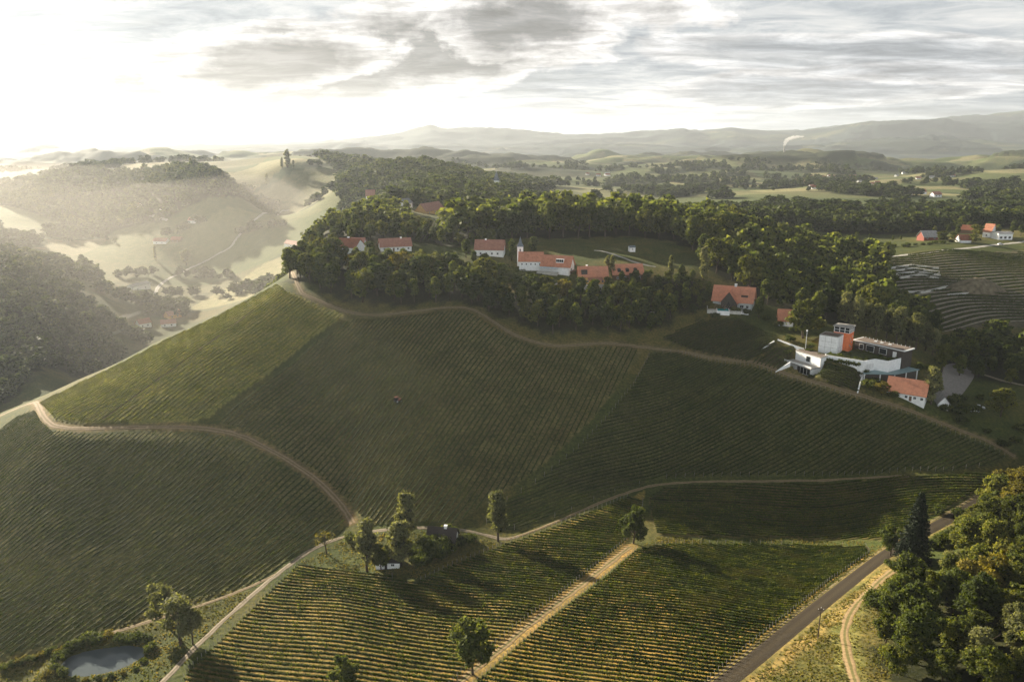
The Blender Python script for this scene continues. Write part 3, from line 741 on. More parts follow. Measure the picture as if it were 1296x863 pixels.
def crown_lobes(shape, g):
    """lobe centres and radii of a crown; heights are fractions of the tree height"""
    L = []
    if shape == 'round':
        ecc = g.uniform(0, 6.28), g.uniform(.0, .09)
        for k in range(27):
            z = g.uniform(.26, .92); env = math.sin(math.pi * min(1, max(0, (z - .12) / .88))) ** .7
            a = g.uniform(0, 6.28); r = env * g.uniform(.12, .34) + ecc[1] * math.cos(a - ecc[0])
            L.append((r * math.cos(a), r * math.sin(a), z, g.uniform(.055, .135)))
        L.append((0, 0, .55, .19)); L.append((g.normal(0, .05), g.normal(0, .05), .72, .13)); L.append((g.normal(0, .06), g.normal(0, .06), .93, .07))
    elif shape == 'tall':
        for k in range(24):
            z = g.uniform(.22, .93); env = math.sin(math.pi * min(1, max(0, (z - .08) / .92))) ** .6
            a = g.uniform(0, 6.28); r = env * g.uniform(.06, .17)
            L.append((r * math.cos(a), r * math.sin(a), z, g.uniform(.05, .115)))
        L.append((0, 0, .5, .15)); L.append((0, 0, .7, .14)); L.append((0, 0, .90, .08))
    elif shape == 'poplar':
        for k in range(20):
            z = .1 + .84 * (k + g.uniform(0, 1)) / 20; env = math.sin(math.pi * (z * .86 + .1)) ** .5
            a = g.uniform(0, 6.28); r = env * .055
            L.append((r * math.cos(a), r * math.sin(a), z, .085 * env * g.uniform(.75, 1.15)))
    elif shape == 'bush':
        for k in range(9):
            a = g.uniform(0, 6.28); r = g.uniform(.1, .5)
            L.append((r * math.cos(a), r * math.sin(a), g.uniform(.3, .66), g.uniform(.22, .36)))
        L.append((0, 0, .5, .42))
    elif shape == 'open':
        for k in range(13):
            z = g.uniform(.36, .92); a = g.uniform(0, 6.28); r = g.uniform(.08, .30) * (1.15 - z * .4)
            L.append((r * math.cos(a), r * math.sin(a), z, g.uniform(.075, .125)))
    return np.array(L)
def make_crown(shape, hgt, n, size, seed, mat, core=True, sub=2):
    g = np.random.default_rng(seed); L = crown_lobes(shape, g) * hgt
    w = L[:, 3] ** 2; w /= w.sum()
    k = g.choice(len(L), n, p=w)
    d = g.normal(0, 1, (n, 3)); d[:, 2] += .25; d /= np.linalg.norm(d, axis=1)[:, None]
    # sub-clumps: leaves gather in tufts on the lobe surface
    nt = 16; tuft = g.normal(0, 1, (len(L), nt, 3)); tuft /= np.linalg.norm(tuft, axis=2)[:, :, None]
    td = tuft[k, g.integers(0, nt, n)]; d = d * .52 + td * .75; d /= np.linalg.norm(d, axis=1)[:, None]
    rad = L[k, 3] * (g.uniform(.55, 1.08, n) + .35 * (g.random(n) < .12))
    C = L[k, :3] + d * rad[:, None] * np.array([1, 1, .88])
    # drop leaves buried inside other lobes
    dd = np.linalg.norm(C[:, None] - L[None, :, :3], axis=2) / L[None, :, 3]; dd[np.arange(n), k] = 9
    keep = dd.min(1) > .62; C, d, k = C[keep], d[keep], k[keep]; m = len(C)
    lt = g.normal(0, .10, len(L)); tint = np.clip(.46 + lt[k] + g.normal(0, .17, m), 0, 1)
    Q = leaf_quads(C, d, size * g.uniform(.6, 1.3, m), g); FQ = np.arange(len(Q)).reshape(-1, 4)
    tri = np.zeros((0, 3), int); V = Q; fm = np.zeros(m, int)
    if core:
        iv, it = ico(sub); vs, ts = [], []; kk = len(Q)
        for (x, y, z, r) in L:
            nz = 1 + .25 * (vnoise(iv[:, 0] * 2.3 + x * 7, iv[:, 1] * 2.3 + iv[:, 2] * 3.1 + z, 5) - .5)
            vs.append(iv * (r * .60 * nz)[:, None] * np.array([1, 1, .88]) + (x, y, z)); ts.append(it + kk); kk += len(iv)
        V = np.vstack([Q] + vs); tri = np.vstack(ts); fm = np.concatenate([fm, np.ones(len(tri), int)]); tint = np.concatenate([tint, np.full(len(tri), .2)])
    return V, FQ, tri, fm, tint
def make_trunk(shape, hgt, seed):
    g = np.random.default_rng(seed); top = {'round': .62, 'tall': .8, 'poplar': .85, 'bush': .4, 'open': .75}[shape]
    r0 = hgt * (.02 if shape != 'bush' else .04); zs = np.linspace(-.06, top, 7)
    bend = np.cumsum(g.normal(0, .008, (7, 2)), 0) * hgt
    P = np.stack([bend[:, 0], bend[:, 1], zs * hgt], -1); parts = [tube(P, r0 * np.linspace(1.25, .3, 7))]
    for k in range(8 if shape in ('open', 'round') else 5):
        i = g.integers(2, 6); a = g.uniform(0, 6.28); ln = hgt * g.uniform(.14, .26)
        d = np.array([math.cos(a), math.sin(a), g.uniform(.6, 1.2)]); b = P[i]
        if shape == 'poplar': d = np.array([math.cos(a) * .25, math.sin(a) * .25, 1.])
        parts.append(tube([b, b + d * ln * .5, b + d * ln + (0, 0, ln * .2)], [r0 * .45, r0 * .3, r0 * .1], 5))
    return join(parts)
def crown_data(name, shape, hgt, n, size, seed, mat, core=True):
    V, Q, T, fm, tint = make_crown(shape, hgt, n, size, seed, mat, core)
    return fast_mesh(name, V, [Q, T], [mat, M_core], fm, [('tint', 'FACE', 'FLOAT', tint)])
def trunk_data(name, shape, hgt, seed):
    V, F = make_trunk(shape, hgt, seed); return fast_mesh(name, V, [F], [M_bark], smooth=True)
PROTO = {}
def proto(key, shape, hgt, n, size, seed, mat, core=True):
    PROTO[key] = (hgt, trunk_data(key + '_trunk', shape, hgt, seed), crown_data(key + '_crown', shape, hgt, n, size, seed, mat, core))
for i in range(5): proto('near%d' % i, 'round', 13, 8500, .27, 100 + i, (M_near, M_near, M_leaf_lt, M_leaf, M_near)[i])
for i in range(5): proto('mid%d' % i, 'round' if i % 2 else 'tall', 16, 4200, .46, 120 + i, (M_leaf, M_leaf_lt, M_leaf, M_leaf_dk, M_leaf)[i])
proto('neary', 'round', 13, 8000, .27, 132, M_leaf_yellow)
proto('nearo', 'tall', 14, 7500, .25, 133, M_leaf_olive)
proto('midy', 'round', 15, 3600, .48, 131, M_leaf_yellow)
for i in range(3): proto('asp%d' % i, 'tall', 18, 5200, .36, 140 + i, M_leaf_olive)
for i in range(2): proto('pop%d' % i, 'poplar', 18, 3600, .42, 150 + i, M_leaf_olive)
for i in range(2): proto('lone%d' % i, 'round', 12, 7000, .29, 160 + i, M_leaf)
for i in range(2): proto('open%d' % i, 'open', 14, 3600, .30, 165 + i, M_leaf_olive, False)
for i in range(3): proto('bush%d' % i, 'bush', 3.0, 1500, .20, 170 + i, M_leaf)
proto('bushy', 'bush', 4.0, 1800, .24, 175, M_leaf_yellow)
proto('bare', 'open', 9, 260, .22, 181, M_leaf_yellow, False)
def spruce_proto():
    g = np.random.default_rng(5); hgt = 22; Q, T = [], []
    C, nr, sz = [], [], []
    for k in range(30):
        z = 2.2 + (hgt - 2.6) * (k / 30) ** .95; r = 4.6 * (1 - (z / hgt)) ** .85 + .25
        nb = int(9 + 6 * (1 - k / 30))
        for b in range(nb):
            a = 6.283 * b / nb + g.uniform(-.3, .3); rr = r * g.uniform(.75, 1.12); m = int(14 + rr * 11)
            s = g.uniform(.1, 1, m); droop = -.28 * rr * s ** 1.4
            side = g.normal(0, .16 + .10 * rr * (1 - s) * .6, m)
            C.append(np.stack([math.cos(a) * rr * s - math.sin(a) * side, math.sin(a) * rr * s + math.cos(a) * side, z + droop + g.normal(0, .10, m)], -1))
            nr.append(np.stack([np.full(m, math.cos(a) * .5), np.full(m, math.sin(a) * .5), np.ones(m)], -1)); sz.append(np.full(m, .30))
    C = np.vstack(C); nr = np.vstack(nr); sz = np.concatenate(sz)
    V = leaf_quads(C, nr, sz * g.uniform(.7, 1.3, len(C)), g, .5)
    tint = np.clip(.45 + g.normal(0, .2, len(C)), 0, 1)
    cr = fast_mesh('spruce_crown', V, [np.arange(len(V)).reshape(-1, 4)], [M_needle], None, [('tint', 'FACE', 'FLOAT', tint)])
    tv, tf = tube([(0, 0, -1), (0, 0, 8), (.05, 0, 16), (0, 0, 21.6)], [.42, .3, .15, .03])
    PROTO['spruce'] = (hgt, fast_mesh('spruce_trunk', tv, [tf], [M_bark], smooth=True), cr)
spruce_proto()
COUNT = {}
def tree(kind, key, pos, hgt, label, group=None, cat='tree', squash=1.0, g=random):
    h0, tr, cr = PROTO[key]; s = hgt / h0
    r = empty(kind, (pos[0], pos[1], float(H(pos[0], pos[1])) - .1), g.uniform(0, 6.28))
    r.scale = (s * squash, s * squash, s); tag(r, label, cat, group)
    link('trunk', tr, r); link('crown', cr, r); COUNT[kind] = COUNT.get(kind, 0) + 1
    return r
def scatter(poly, gap, seed):
    g = np.random.default_rng(seed); lo, hi = poly.min(0), poly.max(0)
    n = int((hi[0] - lo[0]) * (hi[1] - lo[1]) / gap ** 2 * 14); pts = []
    cell = {}
    P = g.uniform(lo, hi, (n, 2)); P = P[inpoly(P[:, 0], P[:, 1], poly)]
    for p in P:
        c = (int(p[0] // gap), int(p[1] // gap)); ok = True
        for i in (-1, 0, 1):
            for j in (-1, 0, 1):
                for q in cell.get((c[0] + i, c[1] + j), ()):
                    if (p[0] - q[0]) ** 2 + (p[1] - q[1]) ** 2 < gap * gap: ok = False
        if ok: cell.setdefault(c, []).append(p); pts.append(p)
    return np.array(pts)
STUFF_TREES = {}     # name -> list of (x, y, height, spread)
def stuff(name, pts, h0, h1, sp0, sp1, seed):
    g = np.random.default_rng(seed)
    STUFF_TREES.setdefault(name, []).extend((p[0], p[1], g.uniform(h0, h1) * g.choice([.7, .85, 1, 1, 1, 1.18]), g.uniform(sp0, sp1)) for p in pts)
def in_view(x, y, z, m=60):
    px, py = proj(x, y, z); return -m < px < 1296 + m and py < 863 + m
def shows(x, y, h, dens=20):
    """is the top of a tree seen over the ground in front of it"""
    z1 = float(H(x, y)) + h; t = np.linspace(.3, .995, 60)
    return bool((CAM_H + (z1 - CAM_H) * t > H(x * t, y * t) + 1).all())
tr = random.Random(11)

# the wood in the right-hand front corner, pale spruce beside the road and lone trees
pts = scatter(WW['front_wood'], 6.6, 1)
pts = [p for p in pts if in_view(p[0], p[1], float(H(*p)) + 10) and pdist(np.array([p[0]]), np.array([p[1]]), TRW['forest_track'][0])[0] > 4.5 and pdist(np.array([p[0]]), np.array([p[1]]), TRW['road'][0])[0] > 5.5]
for p in pts:
    px, py = proj(p[0], p[1], float(H(*p)))
    tree('broadleaf_tree', 'neary' if (px > 1225 and p[1] > 222 and tr.random() < .5) or tr.random() < .06 else 'nearo' if tr.random() < .14 else 'near%d' % tr.randrange(5), p, tr.choice([8.5, 10, 11.5, 13, 14.5]) * tr.uniform(.93, 1.07), 'leafy tree crowded into the sunlit wood beside the rutted track', 'trees of the wood beside the rutted track', squash=tr.uniform(1.0, 1.3), g=tr)
# belt below the village
pts = scatter(WW['belt'], 6.4, 2)
pts = sorted(pts, key=lambda p: p[1])
for p in pts:
    px, _ = proj(p[0], p[1], float(H(*p)))
    lo, hi = (12, 18) if px < 640 else (10, 15)
    k = 'midy' if tr.random() < .07 else 'mid%d' % tr.randrange(5)
    left = px < 600
    tree('broadleaf_tree', k, p, tr.uniform(lo, hi), 'leafy tree in the dense belt between the curving track and the red roofed farmhouses' if left else 'leafy tree in the dark belt on the slope below the white chapel house',
         'trees of the belt below the farmhouses' if left else 'trees of the belt below the chapel house', squash=tr.uniform(.9, 1.25), g=tr)
for p in scatter(WW['village'], 7.5, 23):
    px, py = proj(p[0], p[1], float(H(*p)))
    if any(abs(px - c) < w and p[1] < 483 for c, w in ((437, 26), (502, 26), (620, 24))): continue
    if px < 640: tree('village_tree', 'mid%d' % tr.randrange(5), p, tr.uniform(6, 12), 'leafy tree between the farmhouses and the wooded slope behind the village', 'trees behind the village farmhouses', squash=tr.uniform(1.0, 1.4), g=tr)
for p in scatter(WW['garden'], 5.2, 3):
    tree('garden_tree', 'mid%d' % tr.randrange(5), p, tr.uniform(5, 9), 'small leafy tree in the gardens between the yellow house and the small upper vineyard', 'trees of the gardens below the yellow house', squash=tr.uniform(1.0, 1.4), g=tr)
# wood behind the chapel house: its front edge as single trees, the rest as one mass
def wood(key, gap, seed, n_front, h, label, group, name, squash=(.95, 1.25)):
    P = scatter(WW[key], gap, seed); P = sorted(P, key=lambda p: p[1])
    front = []
    for p in P:
        if len(front) < n_front and all((p[0] - q[0]) ** 2 + (p[1] - q[1]) ** 2 > 16 for q in front) and not any(abs(p[0] - q[0]) < gap * .55 and q[1] < p[1] for q in front): front.append(p)
    fs = {id(p) for p in front}
    for p in front:
        tree('broadleaf_tree', 'mid%d' % tr.randrange(5), p, tr.uniform(*h), label, group, squash=tr.uniform(*squash), g=tr)
    stuff(name, [p for p in P if id(p) not in fs], h[0], h[1], squash[0], squash[1], seed)
wood('church_wood', 9.0, 4, 34, (18, 25), 'tall leafy tree at the front edge of the wood behind the white chapel house', 'trees at the front edge of the wood behind the chapel house', 'woodland')
wood('right_wood', 8.6, 5, 42, (14, 21), 'leafy tree at the front edge of the dark wood behind the white winery', 'trees at the front edge of the wood behind the winery', 'woodland')
P = scatter(WW['gully'], 7.0, 6)
for p in [p for p in P if p[1] < 400][:34]:
    tree('gully_tree', 'mid%d' % tr.randrange(5), p, tr.uniform(8, 12), 'bushy dark tree in the hollow between the winery driveway and the terraced slope', 'trees of the hollow below the terraced slope', squash=tr.uniform(1.1, 1.4), g=tr)
stuff('woodland', [p for p in P if p[1] >= 400], 8, 12, 1.1, 1.4, 6)
# aspens behind the winery
for px, D in [(1068,385),(1082,380),(1096,384),(1108,376),(1122,380),(1134,374),(1146,381),(1158,376),(1170,383),(1180,378)]:
    p = pd(px, D); tree('aspen_tree', 'asp%d' % tr.randrange(3), p, tr.uniform(14, 18), 'slender grey green aspen in the row behind the white winery', 'aspens in the row behind the winery', squash=tr.uniform(1.0, 1.25), g=tr)
# single trees
LONE = [  # kind, proto, column, row of its foot, height in metres, squash, label
 ('aspen_tree','asp0',466,722,16.5,1.05,'pale aspen left of the white hut in the vineyard'),
 ('aspen_tree','asp1',506,716,15.5,1.3,'broad pale aspen directly behind the white hut'),
 ('aspen_tree','asp2',516,690,18,1.0,'tallest pale aspen behind the hut, against the dark vine rows'),
 ('aspen_tree','asp1',631,685,18.5,.95,'lone pale aspen with a bare lower trunk beside the gravel road'),
 ('broadleaf_tree','near2',482,722,9,1.0,'short dark tree squeezed between the two pale aspens by the hut'),
 ('round_tree','lone0',802,687,13,1.05,'round dark green tree at the top end of the dirt track between the vineyards'),
 ('round_tree','lone1',598,852,13.5,1.05,'dark green tree beside the lower end of the dirt track between the vineyards'),
 ('round_tree','lone0',437,872,9,1.1,'bushy green tree standing alone inside the vineyard at the bottom edge'),
 ('willow_tree','open0',229,815,14.5,1.25,'airy tree with visible limbs between the pond and the gravel road'),
 ('willow_tree','open1',212,792,14,1.0,'yellowish airy tree behind the tree with visible limbs by the pond'),
 ('willow_tree','open1',244,815,11,.9,'thin leaning tree on the bank right beside the gravel road'),
 ('bare_tree','bare',412,700,9,1.3,'thin almost leafless tree beside the gravel road by the lawn'),
 ('spruce_tree','spruce',1155,712,23,1.2,'tall black green spruce beside the paved road'),
 ('round_tree','lone1',1127,703,9.5,1.15,'light green round tree touching the left side of the spruce'),
 ('poplar_tree','pop0',768,352,13,1.0,'columnar poplar behind the yellow house, the left of the pair'),
 ('poplar_tree','pop1',775,352,13.5,.95,'columnar poplar behind the yellow house, the right of the pair'),
 ('poplar_tree','pop1',849,352,13.5,.9,'slim columnar poplar between the dormer house and the pool house'),
 ('poplar_tree','pop0',890,355,20,1.05,'tallest columnar poplar standing before the dark wood above the pool house'),
 ('broadleaf_tree','mid1',1016,428,19,1.3,'big leafy tree hiding the orange barn roof left of the winery tower'),
 ('broadleaf_tree','mid0',960,402,11,1.0,'dark pointed tree at the right gable of the big orange roofed house'),
 ('aspen_tree','asp2',1178,512,16.5,1.1,'olive green aspen in front of the right end of the orange barn'),
 ('broadleaf_tree','midy',1116,500,6.5,1.3,'yellowish bushy tree at the left end of the orange barn'),
 ('broadleaf_tree','mid1',1192,470,14,1.0,'bright green tree behind the barn beside the gravel yard'),
 ('broadleaf_tree','mid3',1238,478,7,1.4,'spreading pale tree between the gravel yard and the driveway'),
 ('broadleaf_tree','mid1',1266,527,13,1.2,'large rounded tree on the lawn right of the gravel yard'),
 ('broadleaf_tree','mid0',648,330,13,.9,'yellow green tree beside the chapel tower'),
 ('broadleaf_tree','mid3',675,322,11,.8,'light tree rising directly behind the chapel roof'),
 ('broadleaf_tree','mid2',590,326,11,1.3,'rounded tree covering the left end of the long farmhouse'),
 ('broadleaf_tree','mid0',600,334,7.5,1.2,'bushy tree in front of the left half of the long farmhouse'),
 ('broadleaf_tree','mid3',614,335,6.5,1.3,'low rounded tree in front of the middle of the long farmhouse'),
 ('broadleaf_tree','mid4',468,330,11,1.4,'dark bushy tree between the two left red roofed farmhouses'),
 ('broadleaf_tree','midy',550,345,9,.8,'yellow green narrow tree in the ledge vineyard below the farmhouses'),
 ('broadleaf_tree','mid0',512,308,8,1.0,'small pointed tree just behind the middle farmhouse roof'),
 ('broadleaf_tree','mid2',1182,300,10,.9,'yellow green tree behind the red walled house by the upper road'),
 ('poplar_tree','pop0',364,212,36,1.3,'tallest dark poplar on the hazy ridge far behind'),
 ('poplar_tree','pop1',357,213,22,1.0,'shorter poplar beside the tallest poplar on the hazy ridge'),
 ('poplar_tree','pop1',197,330,24,.8,'dark poplar in the hazy valley behind a small white farmhouse'),
 ('broadleaf_tree','mid1',236,336,24,1.2,'dark tree in the hazy valley right of the small white farmhouse'),
 ('broadleaf_tree','mid3',128,357,16,1.0,'round tree alone on the hazy valley meadow'),
]
for kind, key, px, py, hgt, sq, lab in LONE:
    tree(kind, key, hit(px, py), hgt, lab, squash=sq, g=tr)
for i, (px, D, hh) in enumerate([(213, 1470, 24), (226, 1480, 20), (243, 1460, 26), (262, 1450, 20), (281, 1440, 22), (300, 1450, 17), (338, 1560, 22), (372, 1590, 17)]):
    tree('poplar_tree', 'pop%d' % (i % 2), pd(px, D), hh, 'small poplar in the broken row along the hazy skyline of the left hill', 'poplars along the hazy left skyline', squash=1.2, g=tr)
# bushes
def bush(px, py, hgt, lab, grp, key=None, sq=1.0):
    k = key or 'bush%d' % tr.randrange(3); tree('bush', k, hit(px, py), hgt, lab, grp, 'bush', sq, tr)
for px, py, h, k in [(92,822,2.6,None),(102,820,2.2,None),(112,815,3.6,None),(124,814,3.4,None),(138,812,3.2,'bushy'),(150,811,2.6,None),(162,812,2.8,None),(174,812,3.0,None),(186,814,2.6,None),(190,824,2.4,None),
                     (182,838,1.5,None),(172,848,1.1,None),(156,853,1.2,'bushy'),(140,857,1.3,None),(124,860,1.2,None),(108,862,1.4,'bushy'),(92,861,1.3,None),(80,855,2.2,None),(70,850,2.4,None),(60,858,2.6,'bushy'),(74,838,2.6,None),(84,830,2.2,None)]:
    bush(px, py, h, 'low leafy bush on the bank around the pond', 'bushes around the pond', k, 1.05)
for i in range(26):
    t = i / 25; px = 4 + 100 * t + tr.uniform(-2, 2); py = 846 - 30 * t + tr.uniform(-2, 2)
    bush(px, py, tr.uniform(1.1, 2.0), 'small pale bush in the hedge line running from the left edge to the pond', 'hedge bushes left of the pond', 'bushy' if i % 2 else None)
for px, py, h in [(548,700,5.4),(557,697,5.2),(566,696,4.6),(540,712,4.5),(550,706,4.8),(560,702,4.5),(530,716,4.0),(545,694,5.5),(572,692,3.5),(580,690,3.2),(590,688,3.0),(598,684,2.8),(522,706,4.6),(534,702,5.0),(558,680,3.6),(572,676,3.4),(444,686,3.6),(566,684,4.4)]:
    bush(px, py, h, 'dark round bush around the dark roofed cottage above the white hut', 'bushes around the dark roofed cottage')
for px, py, h in [(1135,722,3.0),(1146,727,3.4),(1104,762,4.2),(1110,770,4.5),(1126,718,2.4),(1192,690,4),(1200,684,4.4),(1182,694,3.6),(1215,655,4),(1188,650,3.2)]:
    bush(px, py, h, 'green bush at the roadside between the spruce and the rutted track', 'roadside bushes near the spruce')
for px, py, h, k in [(1035,452,2.2,None),(1060,455,2.6,None),(1190,460,4,None),(1198,457,4.4,None),(1206,456,4,None),(1182,470,3.6,None),(1184,492,3.4,None),(1206,510,3.2,None),(1216,508,3.6,None),(1140,462,2.6,None),(1158,470,3.2,None),(1166,468,3.4,None),(1024,446,2,None),(1012,450,2,None),(1028,440,2.4,None),(996,447,2,None),(1096,483,3.6,None),(1101,478,4,None),(1105,485,3.4,None),(1091,474,3.2,None),(1110,482,4,None),(1113,489,3.2,None),(1130,503,3,None),(1100,492,4,None),(1000,432,3,None),(985,412,3.2,None),(1196,520,3.6,None),(1210,524,4,None),(1222,522,4.2,None),(1232,520,3.6,None),(1218,536,3.4,None),(1205,508,3,None),(1240,505,2.4,None),(1270,565,3,None),(1285,560,3,None),(1290,545,3.4,None),(1250,548,2.2,None),(930,395,3.4,None),(945,398,3.2,None),(970,405,3,None),(905,402,3,None),(1004,420,2.6,None)]:
    bush(px, py, h, 'dark garden bush near the winery and its neighbouring houses', 'garden bushes near the winery', k, 1.2)
for i in range(26):
    px = 700 + i * 6.5 + tr.uniform(-3, 3); py = 362 + 12 * math.sin(i * 1.7) + tr.uniform(-4, 8)
    if not (727 < px < 780 and py < 366): bush(px, py, tr.uniform(2, 4.2), 'garden shrub on the terraces below the yellow house', 'garden shrubs below the yellow house', None, 1.3)
for i in range(16):
    bush(1108 + i * 8.5 + tr.uniform(-3, 3), 316.5 - i * .75 + tr.uniform(-2, 0), tr.uniform(2, 3.6), 'hedge bush beside the pale upper road', 'hedge bushes along the upper road', None, 1.3)
for px, py, h in [(1062,306,8),(1072,307,7),(1084,305,8),(1100,306,7),(1130,305,5),(1140,304,4),(1192,306,9),(1206,305,8),(1212,298,11),(1236,300,11),(1252,298,12),(1262,300,11),(1232,308,8),(1282,296,12),(1200,296,9),(1292,299,10),(1226,294,10)]:
    tree('meadow_tree', 'mid%d' % tr.randrange(5), hit(px, py), h, 'small sunlit tree among the houses and meadow beside the pale upper road', 'trees beside the upper road', squash=tr.uniform(1.1, 1.5), g=tr)

# masses
stuff('woodland', scatter(WW['slope'], 8.5, 8), 10, 16, 1.1, 1.4, 8)
# keep house plots on the slope free
stuff('far_woodland', [p for p in scatter(WW['band'], 8.5, 9)], 15, 21, 1.0, 1.35, 9)
stuff('far_woodland', scatter(WW['mid_hill'], 11.5, 10), 14, 20, 1.2, 1.6, 10)
stuff('far_woodland', scatter(WW['mound'], 12, 11), 12, 17, 1.2, 1.6, 11)
stuff('far_woodland', scatter(WW['ridge_wood'], 13, 12), 14, 20, 1.3, 1.7, 12)
stuff('valley_woodland', scatter(WW['left_wood'], 9.0, 13), 10, 16, 1.2, 1.6, 13)
def noise_trees():
    g = np.random.default_rng(17); out = []
    n = 26000; D = np.exp(g.uniform(math.log(900), math.log(2600), n)); px = g.uniform(-60, 1356, n)
    x = (px - CX) / FPX * (D * CP + 100 * SP)
    keep = (valley_wood(x, D) > .5) & (g.random(n) < .55)
    x, D = x[keep], D[keep]
    for a, b in zip(x, D):
        if pdist(np.array([a]), np.array([b]), TRW['valley_road'][0])[0] > 12: out.append((a, b))
    return out
stuff('copses', noise_trees(), 11, 18, 1.2, 1.8, 18)
# scattered trees and hedgerows of the valley and rolling land
def lines():
    g = np.random.default_rng(19); out = []
    for (a, b, n) in [((80,345),(112,335),8),((150,352),(200,345),10),((225,350),(300,352),16),((0,395),(60,372),16),((185,398),(240,400),14),((130,405),(190,440),20),((300,295),(365,285),12),((210,300),(260,280),12),((0,300),(150,305),24),
                      ((1110,262),(1200,262),16),((1000,236),(1100,238),22),((1090,246),(1150,250),14),((1200,272),(1296,270),12),((900,236),(990,240),18),((640,232),(760,228),22),((1140,232),(1250,236),20),((760,243),(860,247),20)]:
        for i in range(n):
            t = i / n + g.normal(0, .02); h = hit(a[0] + (b[0] - a[0]) * t + g.normal(0, 2), a[1] + (b[1] - a[1]) * t + g.normal(0, 1.6))
            if h[1] > 620: out.append(h[:2])
    return out
stuff('copses', lines(), 8, 15, 1.1, 1.7, 20)
def far_tree_protos():
    out = []
    for i in range(4):
        V, Q, T, fm, tint = make_crown('round', 1.0, 380, .075, 200 + i, None, True, 1)
        # keep only the big core lobes coarse
        out.append((V, Q, T, fm, tint))
    return out
def build_stuff():
    P4 = far_tree_protos(); labs = {'woodland': 'dense dark wood filling the slopes behind the chapel house and the winery', 'far_woodland': 'far woods covering the ridges and hills behind the village',
        'valley_woodland': 'hazy wood on the left hillside beyond the valley', 'copses': 'scattered copses and hedgerow trees on the distant rolling land'}
    for name, lst in STUFF_TREES.items():
        g = np.random.default_rng(len(lst)); VV, QQ, TT, FM, TI, n = [], [], [], [], [], 0
        FM2, TI2 = [], []
        for (x, y, h, s) in lst:
            z = float(H(x, y))
            if not in_view(x, y, z + h, 420): continue
            if (y < 640 or name == 'woodland') is False and not shows(x, y, h): continue
            V, Q, T, fm, tint = P4[g.integers(0, 4)]; a = g.uniform(0, 6.28); c, sn = math.cos(a) * h * s, math.sin(a) * h * s
            # farther trees need fewer, larger leaf clumps
            keep = len(Q) if y < 720 else int(len(Q) * max(.35, 700 / y))
            Vq = V[:keep * 4]; Vc = V[len(Q) * 4:]
            if keep < len(Q):
                cc = Vq.reshape(-1, 4, 3); m = cc.mean(1, keepdims=True); Vq = (m + (cc - m) * (len(Q) / keep) ** .4).reshape(-1, 3)
            W = np.vstack([Vq, Vc]); W = np.stack([W[:, 0] * c - W[:, 1] * sn + x, W[:, 0] * sn + W[:, 1] * c + y, (W[:, 2] - .08) * h + z], -1)
            dt = g.normal(0, .14)
            VV.append(W); QQ.append(Q[:keep] + n); TT.append(T - len(Q) * 4 + keep * 4 + n); n += len(W)
            TI.append(tint[:keep] + dt); TI2.append(tint[len(Q):]); FM.append(np.zeros(keep, int)); FM2.append(np.ones(len(T), int))
        me = fast_mesh(name, np.vstack(VV), [np.vstack(QQ), np.vstack(TT)], [M_leaf if name == 'woodland' else M_leaf_dk, M_core], np.concatenate(FM + FM2), [('tint', 'FACE', 'FLOAT', np.clip(np.concatenate(TI + TI2), 0, 1))])
        tag(link(name, me), labs[name], 'woodland', kind='stuff'); print(name, len(VV), len(me.polygons))
build_stuff()
M_grass = leaf_mat('grass_blades', (.05, .062, .016), (.095, .10, .028), (.22, .175, .06), .35, patch=(.20, .15, .05))
def grass():
    g = np.random.default_rng(77); CC = []
    for poly, dens in (([(378,712),(432,685),(470,677),(600,678),(640,690),(560,716),(530,734),(480,725)], 5), ([(-40,850),(0,838),(100,812),(200,772),(330,734),(300,774),(240,835),(200,868),(-40,900)], 5),
                       ([(900,890),(960,850),(1000,815),(1060,765),(1120,716),(1160,716),(1120,760),(1130,880),(1100,895)], 7), ([(806,694),(850,688),(1000,687),(1094,690),(1094,684),(1000,681),(900,680),(832,679)], 5), ([(1060,748),(1122,690),(1100,690),(1000,778),(880,888),(895,888)], 4)):
        P = np.array(hp(poly)); lo, hi = P.min(0), P.max(0); n = int((hi - lo).prod() * dens); q = g.uniform(lo, hi, (n, 2)); q = q[inpoly(q[:, 0], q[:, 1], P)]
        ok = ~inpoly(q[:, 0], q[:, 1], pond_poly)
        for k in ('road', 'forest_track', 'lower_road', 'pond_track'): ok &= pdist(q[:, 0], q[:, 1], TRW[k][0][::3]) > TRW[k][1] * (.52 if k != 'forest_track' else .42)
        ok &= fbm(q[:, 0] / 4, q[:, 1] / 4, 3, 93) > g.uniform(.2, .7, n)[:len(q)]
        CC.append(q[ok])
    q = np.vstack(CC); n = len(q); s = g.uniform(.12, .34, n)
    C = np.stack([q[:, 0], q[:, 1], H(q[:, 0], q[:, 1]) + s * .55], -1); nr = np.stack([g.normal(0, 1, n), g.normal(0, 1, n), np.full(n, .5)], -1)
    V = leaf_quads(C, nr, s, g, .8)
    tint = np.clip(.25 + .6 * fbm(q[:, 0] / 7, q[:, 1] / 7, 2, 95) + g.normal(0, .15, n), 0, 1)
    tag(link('grass', fast_mesh('grass', V, [np.arange(len(V)).reshape(-1, 4)], [M_grass], attr=[('tint', 'FACE', 'FLOAT', tint)])), 'tufts of grass on the lawns and verges beside the roads and the pond', 'grass', kind='stuff'); print('grass', n)
grass()
print(COUNT)
